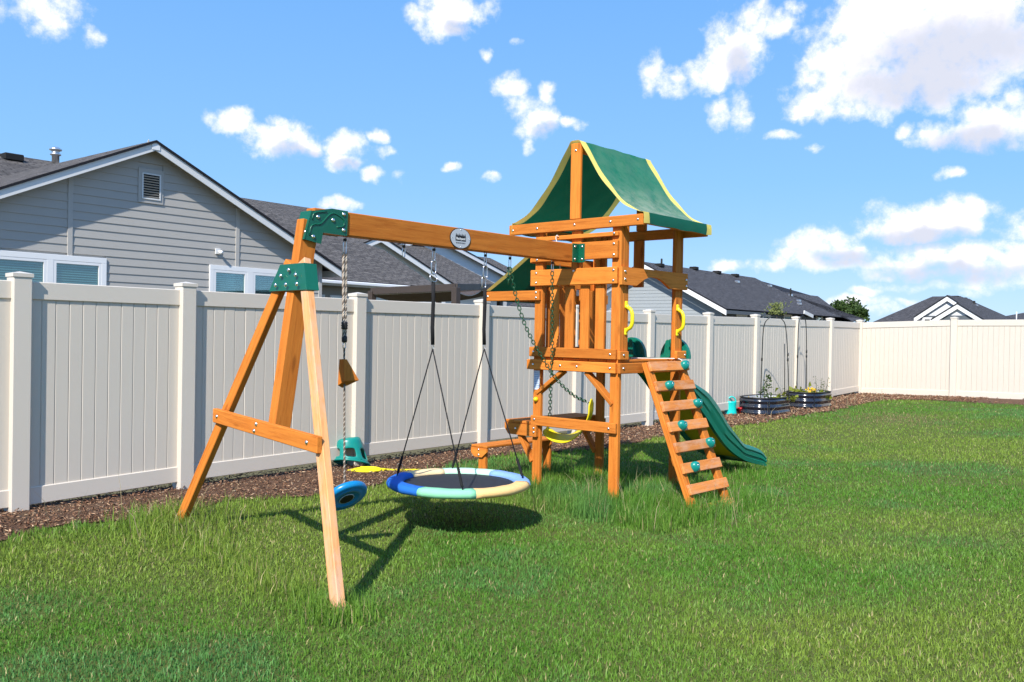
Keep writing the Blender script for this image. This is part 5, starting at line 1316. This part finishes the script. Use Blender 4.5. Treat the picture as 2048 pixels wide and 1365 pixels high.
def far_tree(u, v0, v1, Y, w, n, mat, label):
    p = ond(u, v0, Y); q = ond(u, v1, Y); t = thing('broadleaf_tree', label, 'tree', (p[0], p[1], 0)); top = p[2]; bot = q[2]; hh = top-bot
    tube('trunk', 'bark', [(0, 0, -.3), (.1, 0, bot+hh*.2), (0, .1, bot+hh*.6)], [.25, .18, .08], t, 7)
    for k in range(5):
        a = k*1.26; tube('limb', 'bark', [(.05, 0, bot+hh*.1), (w*.3*math.cos(a), w*.3*math.sin(a), bot+hh*.45), (w*.5*math.cos(a), w*.5*math.sin(a), bot+hh*.65)], [.10, .06, .03], t, 5)
    pts = []
    cl = [(random.uniform(-.5, .5)*w, random.uniform(-.4, .4)*w, bot+hh*random.uniform(.25, .88), random.uniform(.13, .28)*w) for _ in range(16)]
    for _ in range(n):
        cx, cy, cz, r = random.choice(cl); d = Vector((random.gauss(0, 1), random.gauss(0, 1), random.gauss(0, 1))).normalized()*r*random.uniform(.5, 1.1)**.6; pts.append((cx+d.x, cy+d.y, cz+d.z*.8))
    leaves_mesh('crown', mat, pts, t, .34, .2, 1.6)
far_tree(1694, 604, 640, 85, 2.7, 2400, 'leaf_mid', 'dark green tree behind the right end of the long slate roof')
far_tree(1714, 617, 642, 75, 1.3, 700, 'leaf_mid', 'slimmer olive-green tree just left of the fence corner')
def gazebo():
    Y0 = 16.5; fr = Frame(ond(900, 590, Y0), PH); t = thing('gazebo', 'dark brown gazebo frame with a sagging cloth canopy behind the fence', 'gazebo', tuple(fr.P), PH)
    def g(u, v, y=0): x, z = fr.at(u, v, y); return (x, y, z)
    xl, _ = fr.at(744, 590, 0.); xm, _ = fr.at(913, 590, -2.2); D = 3.2
    A = g(744, 578, 1.5); Bq = g(848, 572, -.9); Cq = g(988, 572, 1.2)
    za = 2.22
    P = {'l': g(744, 583, 1.6), 'n': g(912, 575, -.6), 'r': g(1000, 574, 3.5)}
    def post(p): box('post', 'gazebo_brown', (p[0]-.06, p[1]-.06, -.1), (p[0]+.06, p[1]+.06, p[2]), t, .006)
    for k in ('l', 'n', 'r'): post(P[k])
    F_ = (P['l'][0]+P['r'][0]-P['n'][0], P['l'][1]+P['r'][1]-P['n'][1], (P['l'][2]+P['r'][2])/2); post(F_); P['f'] = F_
    for a, b in (('l', 'n'), ('n', 'r'), ('r', 'f'), ('f', 'l')): bar('beam', 'gazebo_brown', P[a], P[b], .06, .13, t)
    V = []; F = []; n = 14
    for i in range(n+1):
        for j in range(n+1):
            u, v = i/n, j/n; p = [(1-u)*(1-v)*P['l'][k]+u*(1-v)*P['n'][k]+u*v*P['r'][k]+(1-u)*v*P['f'][k] for k in range(3)]
            V.append((p[0], p[1], p[2]-.07-.17*abs(math.sin(2*math.pi*v))*(.6+.4*math.sin(math.pi*u))))
    for i in range(n):
        for j in range(n): a = i*(n+1)+j; F.append([a, a+1, a+n+2, a+n+1])
    mesh_obj('canopy_cloth', V, F, 'gazebo_cloth', t, smooth=True)
    for i in (n,): tube('cloth_hem', 'cloth_hem', [V[i*(n+1)+j] for j in range(n+1)], .008, t, 5)
    tube('cloth_hem', 'cloth_hem', [V[i*(n+1)] for i in range(n+1)], .008, t, 5)
gazebo()
# ---------------------------------------------------------------- wood chips
def chips():
    N_ = 42000; s = RNG.uniform(-4.5, 18, N_*3); t = np.where(RNG.random(N_*3) < .8, RNG.uniform(-.3, 2.6, N_*3), RNG.uniform(-.3, 9, N_*3)); P = F0+np.outer(s, DF)+np.outer(t, NF)
    keep = ~in_lawn(P) & (t > -.35) & (s < SCORN+.1) & ((t < np.interp(s, ES[:kc+1], ET[:kc+1])+.12) | (s > 15))
    depth = P[:, 1]; dens = np.clip(10/np.maximum(depth, 3), .25, 1.6); keep &= RNG.random(len(s)) < dens/1.6
    P = P[keep][:N_]; n = len(P); L = RNG.uniform(.012, .048, n)*np.clip(P[:, 1]/9, .9, 1.7); w = L*RNG.uniform(.16, .4, n); h = L*RNG.uniform(.06, .16, n)
    th = RNG.uniform(0, 2*np.pi, n); ph = RNG.normal(0, .35, n); z = gz(P[:, 0], P[:, 1])+.016+RNG.uniform(0, .022, n)
    ex = np.stack([np.cos(th)*np.cos(ph), np.sin(th)*np.cos(ph), np.sin(ph)], 1); ey = np.stack([-np.sin(th), np.cos(th), RNG.normal(0, .4, n)], 1); ey /= np.linalg.norm(ey, axis=1)[:, None]; ez = np.cross(ex, ey)
    c = np.stack([P[:, 0], P[:, 1], z], 1)
    pts = []
    for a, b, d in ((-.5, 0, .5), (.5, .2, .5), (.35, -.5, -.5), (-.4, .5, -.4), (.1, .5, .2), (-.2, -.5, .1)): pts.append(c+ex*(L*a)[:, None]+ey*(w*b)[:, None]+ez*(h*d)[:, None])
    V = np.stack(pts, 1).reshape(-1, 3); tri = np.array([[0, 1, 4], [0, 5, 1], [1, 2, 4], [1, 5, 2], [0, 4, 3], [0, 3, 5], [2, 3, 4], [2, 5, 3]])
    F = (np.arange(n)[:, None, None]*6+tri[None]).reshape(-1, 3)
    pal = np.array([[.16, .085, .05], [.24, .13, .075], [.10, .05, .03], [.33, .21, .13], [.42, .30, .19], [.20, .10, .06], [.06, .035, .022]]); ci = RNG.choice(7, n, p=[.22, .2, .18, .14, .07, .13, .06]); C = pal[ci]*np.array([1.0, 1.04, 1.08])*RNG.uniform(1.1, 2.1, (n, 1))
    fast_mesh('wood_chips', V, F, C, 6, 'chips')
def fast_mesh(name, V, F, C, per, mat):
    me = bpy.data.meshes.new(name); me.vertices.add(len(V)); me.vertices.foreach_set('co', V.astype(np.float32).ravel())
    me.loops.add(F.size); me.loops.foreach_set('vertex_index', F.astype(np.int32).ravel()); k = F.shape[1]
    me.polygons.add(len(F)); me.polygons.foreach_set('loop_start', np.arange(0, F.size, k, dtype=np.int32))
    at = me.color_attributes.new('Col', 'FLOAT_COLOR', 'POINT'); cc = np.ones((len(V), 4), np.float32); cc[:, :3] = np.repeat(C, per, 0); at.data.foreach_set('color', cc.ravel())
    me.materials.append(MATS[mat]); me.update(); me.validate(); o = bpy.data.objects.new(name, me); link(o); stuff(o); return o
chips()
# ---------------------------------------------------------------- grass
def vnoise(x, y, seed):
    r = np.random.default_rng(seed).random((64, 64)); xi = np.floor(x).astype(int); yi = np.floor(y).astype(int); fx = x-xi; fy = y-yi; fx = fx*fx*(3-2*fx); fy = fy*fy*(3-2*fy)
    g = lambda a, b: r[a % 64, b % 64]
    return (g(xi, yi)*(1-fx)+g(xi+1, yi)*fx)*(1-fy)+(g(xi, yi+1)*(1-fx)+g(xi+1, yi+1)*fx)*fy
def fbm(x, y, seed): return (vnoise(x, y, seed)+.5*vnoise(x*2.1, y*2.1, seed+1)+.25*vnoise(x*4.3, y*4.3, seed+2))/1.75
def blades(name, P, L, w, lean, C, bend=.5):
    n = len(P); th = RNG.uniform(0, 2*np.pi, n); base = np.stack([P[:, 0], P[:, 1], gz(P[:, 0], P[:, 1])-.004], 1)
    side = np.stack([np.cos(th), np.sin(th), np.zeros(n)], 1); la = RNG.uniform(0, 2*np.pi, n); ld = np.stack([np.cos(la), np.sin(la), np.zeros(n)], 1); up = np.array([0, 0, 1.])
    m1 = base+up*(L*.55)[:, None]*np.cos(lean*.5)[:, None]+ld*(L*.55*np.sin(lean*.5))[:, None]
    tip = base+up*(L*np.cos(lean))[:, None]+ld*(L*np.sin(lean))[:, None]
    V = np.stack([base-side*(w*.5)[:, None], base+side*(w*.5)[:, None], m1+side*(w*.42)[:, None], m1-side*(w*.42)[:, None], tip], 1).reshape(-1, 3)
    k = np.arange(n)[:, None]*5; F = np.concatenate([k+np.array([[0, 1, 2]]), k+np.array([[0, 2, 3]]), k+np.array([[3, 2, 4]])], 1).reshape(-1, 3)
    return fast_mesh(name, V, F, C, 5, 'grass')
def grass_colour(P, n, dry=.03):
    lush = fbm(P[:, 0]*.55+3, P[:, 1]*.55, 11); pat = fbm(P[:, 0]*1.6, P[:, 1]*1.6, 21)
    g1 = np.array([.110, .255, .030]); g2 = np.array([.210, .310, .045]); g3 = np.array([.100, .250, .075]); straw = np.array([.50, .43, .20])
    f = np.clip((lush-.38)*4.2, 0, 1)[:, None]; C = g2*(1-f)+g1*f
    b = np.clip((pat-.5)*3, 0, .7)[:, None]*f; C = C*(1-b)+g3*b
    C = C*RNG.uniform(.7, 1.35, (n, 1)); d = RNG.random(n) < dry*(1+2.5*np.clip(.5-lush, 0, .5)/.5); C[d] = straw*RNG.uniform(.6, 1.15, (d.sum(), 1))
    b = onz(1788, 838, .05); q = np.exp(-(((P[:, 0]-b[0])/.7)**2+((P[:, 1]-b[1])/.9)**2)); e = RNG.random(n) < q*.75; C[e] = np.array([.34, .28, .13])*RNG.uniform(.6, 1.1, (e.sum(), 1)); return C
def lawn_grass():
    Ps = []
    # density falls with distance: thick in front, sparser but wider far away
    for (y0, y1, dens) in ((2.6, 4.2, 9000), (4.2, 6.0, 6500), (6.0, 8.5, 3900), (8.5, 12, 2100), (12, 16, 1150), (16, 21, 700)):
        x0, x1 = -.62*y1-.4, .62*y1+.6; N_ = int((y1-y0)*(x1-x0)*dens); P = np.stack([RNG.uniform(x0, x1, N_), RNG.uniform(y0, y1, N_)], 1)
        P = P[np.abs(P[:, 0]) < .62*P[:, 1]+.5]; P = P[in_lawn(P)]; Ps.append(P)
    P = np.concatenate(Ps); n = len(P); d = P[:, 1]
    ln = fbm(P[:, 0]*.9+7, P[:, 1]*.9, 31); s, t = to_st(P); te = np.interp(s, ES[:kc+1], ET[:kc+1])
    L = RNG.uniform(.018, .043, n)*(.7+.6*ln); L *= 1+.45*np.exp(-np.clip(t-te, 0, 9)/.35)
    w = np.clip(.0030+.00042*d, .0034, .011)*RNG.uniform(.7, 1.3, n); lean = np.abs(RNG.normal(.45, .45, n))
    blades('lawn_grass', P, L, w, lean, grass_colour(P, n)); return n
NG = lawn_grass()
def loc2w(a, b): return np.stack([PO[0]+PA[0]*a+PB[0]*b, PO[1]+PA[1]*a+PB[1]*b], 1)
def tall_grass():
    A = []; Lh = []
    def patch(n, a, b, L):
        P = loc2w(a, b); A.append(P); Lh.append(L)
    n = 27000; a = RNG.uniform(-.55, 1.35, n); b = RNG.uniform(-.75, 1.45, n); m = RNG.random(n) < np.clip(1.25-np.maximum(np.abs(a-.4)/.95, np.abs(b-.3)/1.05)**3, 0, 1); patch(m.sum(), a[m], b[m], RNG.uniform(.06, .20, m.sum())*(.55+.8*fbm(a[m]*2+5, b[m]*2+5, 41)))
    n = 2200; k = RNG.uniform(0, 1, n); a = -3.235+.29*k+RNG.normal(0, .09, n); b = -.565+2.23*k+RNG.normal(0, .04, n); patch(n, a, b, RNG.uniform(.05, .13, n))
    for (fa, fb, q, r, h) in ((-3.235, -.565, 800, .11, .13), (-2.945, 1.665, 1500, .20, .19), (.02, .075, 700, .11, .20), (.02, .90, 900, .14, .22), (.28, -.55, 900, .15, .19), (.95, .9, 500, .12, .2), (.95, 1.55, 600, .18, .16), (0, 1.55, 700, .2, .17), (2.62, .3, 900, .20, .13), (2.3, .05, 500, .2, .12)):
        patch(q, fa+RNG.normal(0, r, q), fb+RNG.normal(0, r, q), RNG.uniform(.4, 1, q)*h)
    P = np.concatenate(A); L = np.concatenate(Lh); m = in_lawn(P) | (RNG.random(len(P)) < .12); P, L = P[m], L[m]; n = len(P)
    C = grass_colour(P, n, .05); C = C*1.0
    blades('tall_grass', P, L, RNG.uniform(.003, .0055, n), np.abs(RNG.normal(.30, .30, n)), C)
    # dry seed stalks
    n = 150; k = RNG.integers(0, 4, n); cen = np.array([[.3, .3], [.3, -.45], [-2.95, 1.6], [.9, -.4]])[k]; P = loc2w(cen[:, 0]+RNG.normal(0, .30, n), cen[:, 1]+RNG.normal(0, .30, n)); s = RNG.uniform(9, 17, 60); s_ = np.stack([F0+DF*q for q in s]); te = np.interp(s, ES[:kc+1], ET[:kc+1]); s_ = s_+NF*(te+RNG.normal(-.05, .12, 60))[:, None]
    P = np.concatenate([P, s_]); n = len(P); C = np.array([.42, .35, .20])*RNG.uniform(.7, 1.2, (n, 1)); blades('seed_stalks', P, RNG.uniform(.15, .38, n), RNG.uniform(.003, .006, n), np.abs(RNG.normal(.45, .25, n)), C)
tall_grass()
print('blades', NG)
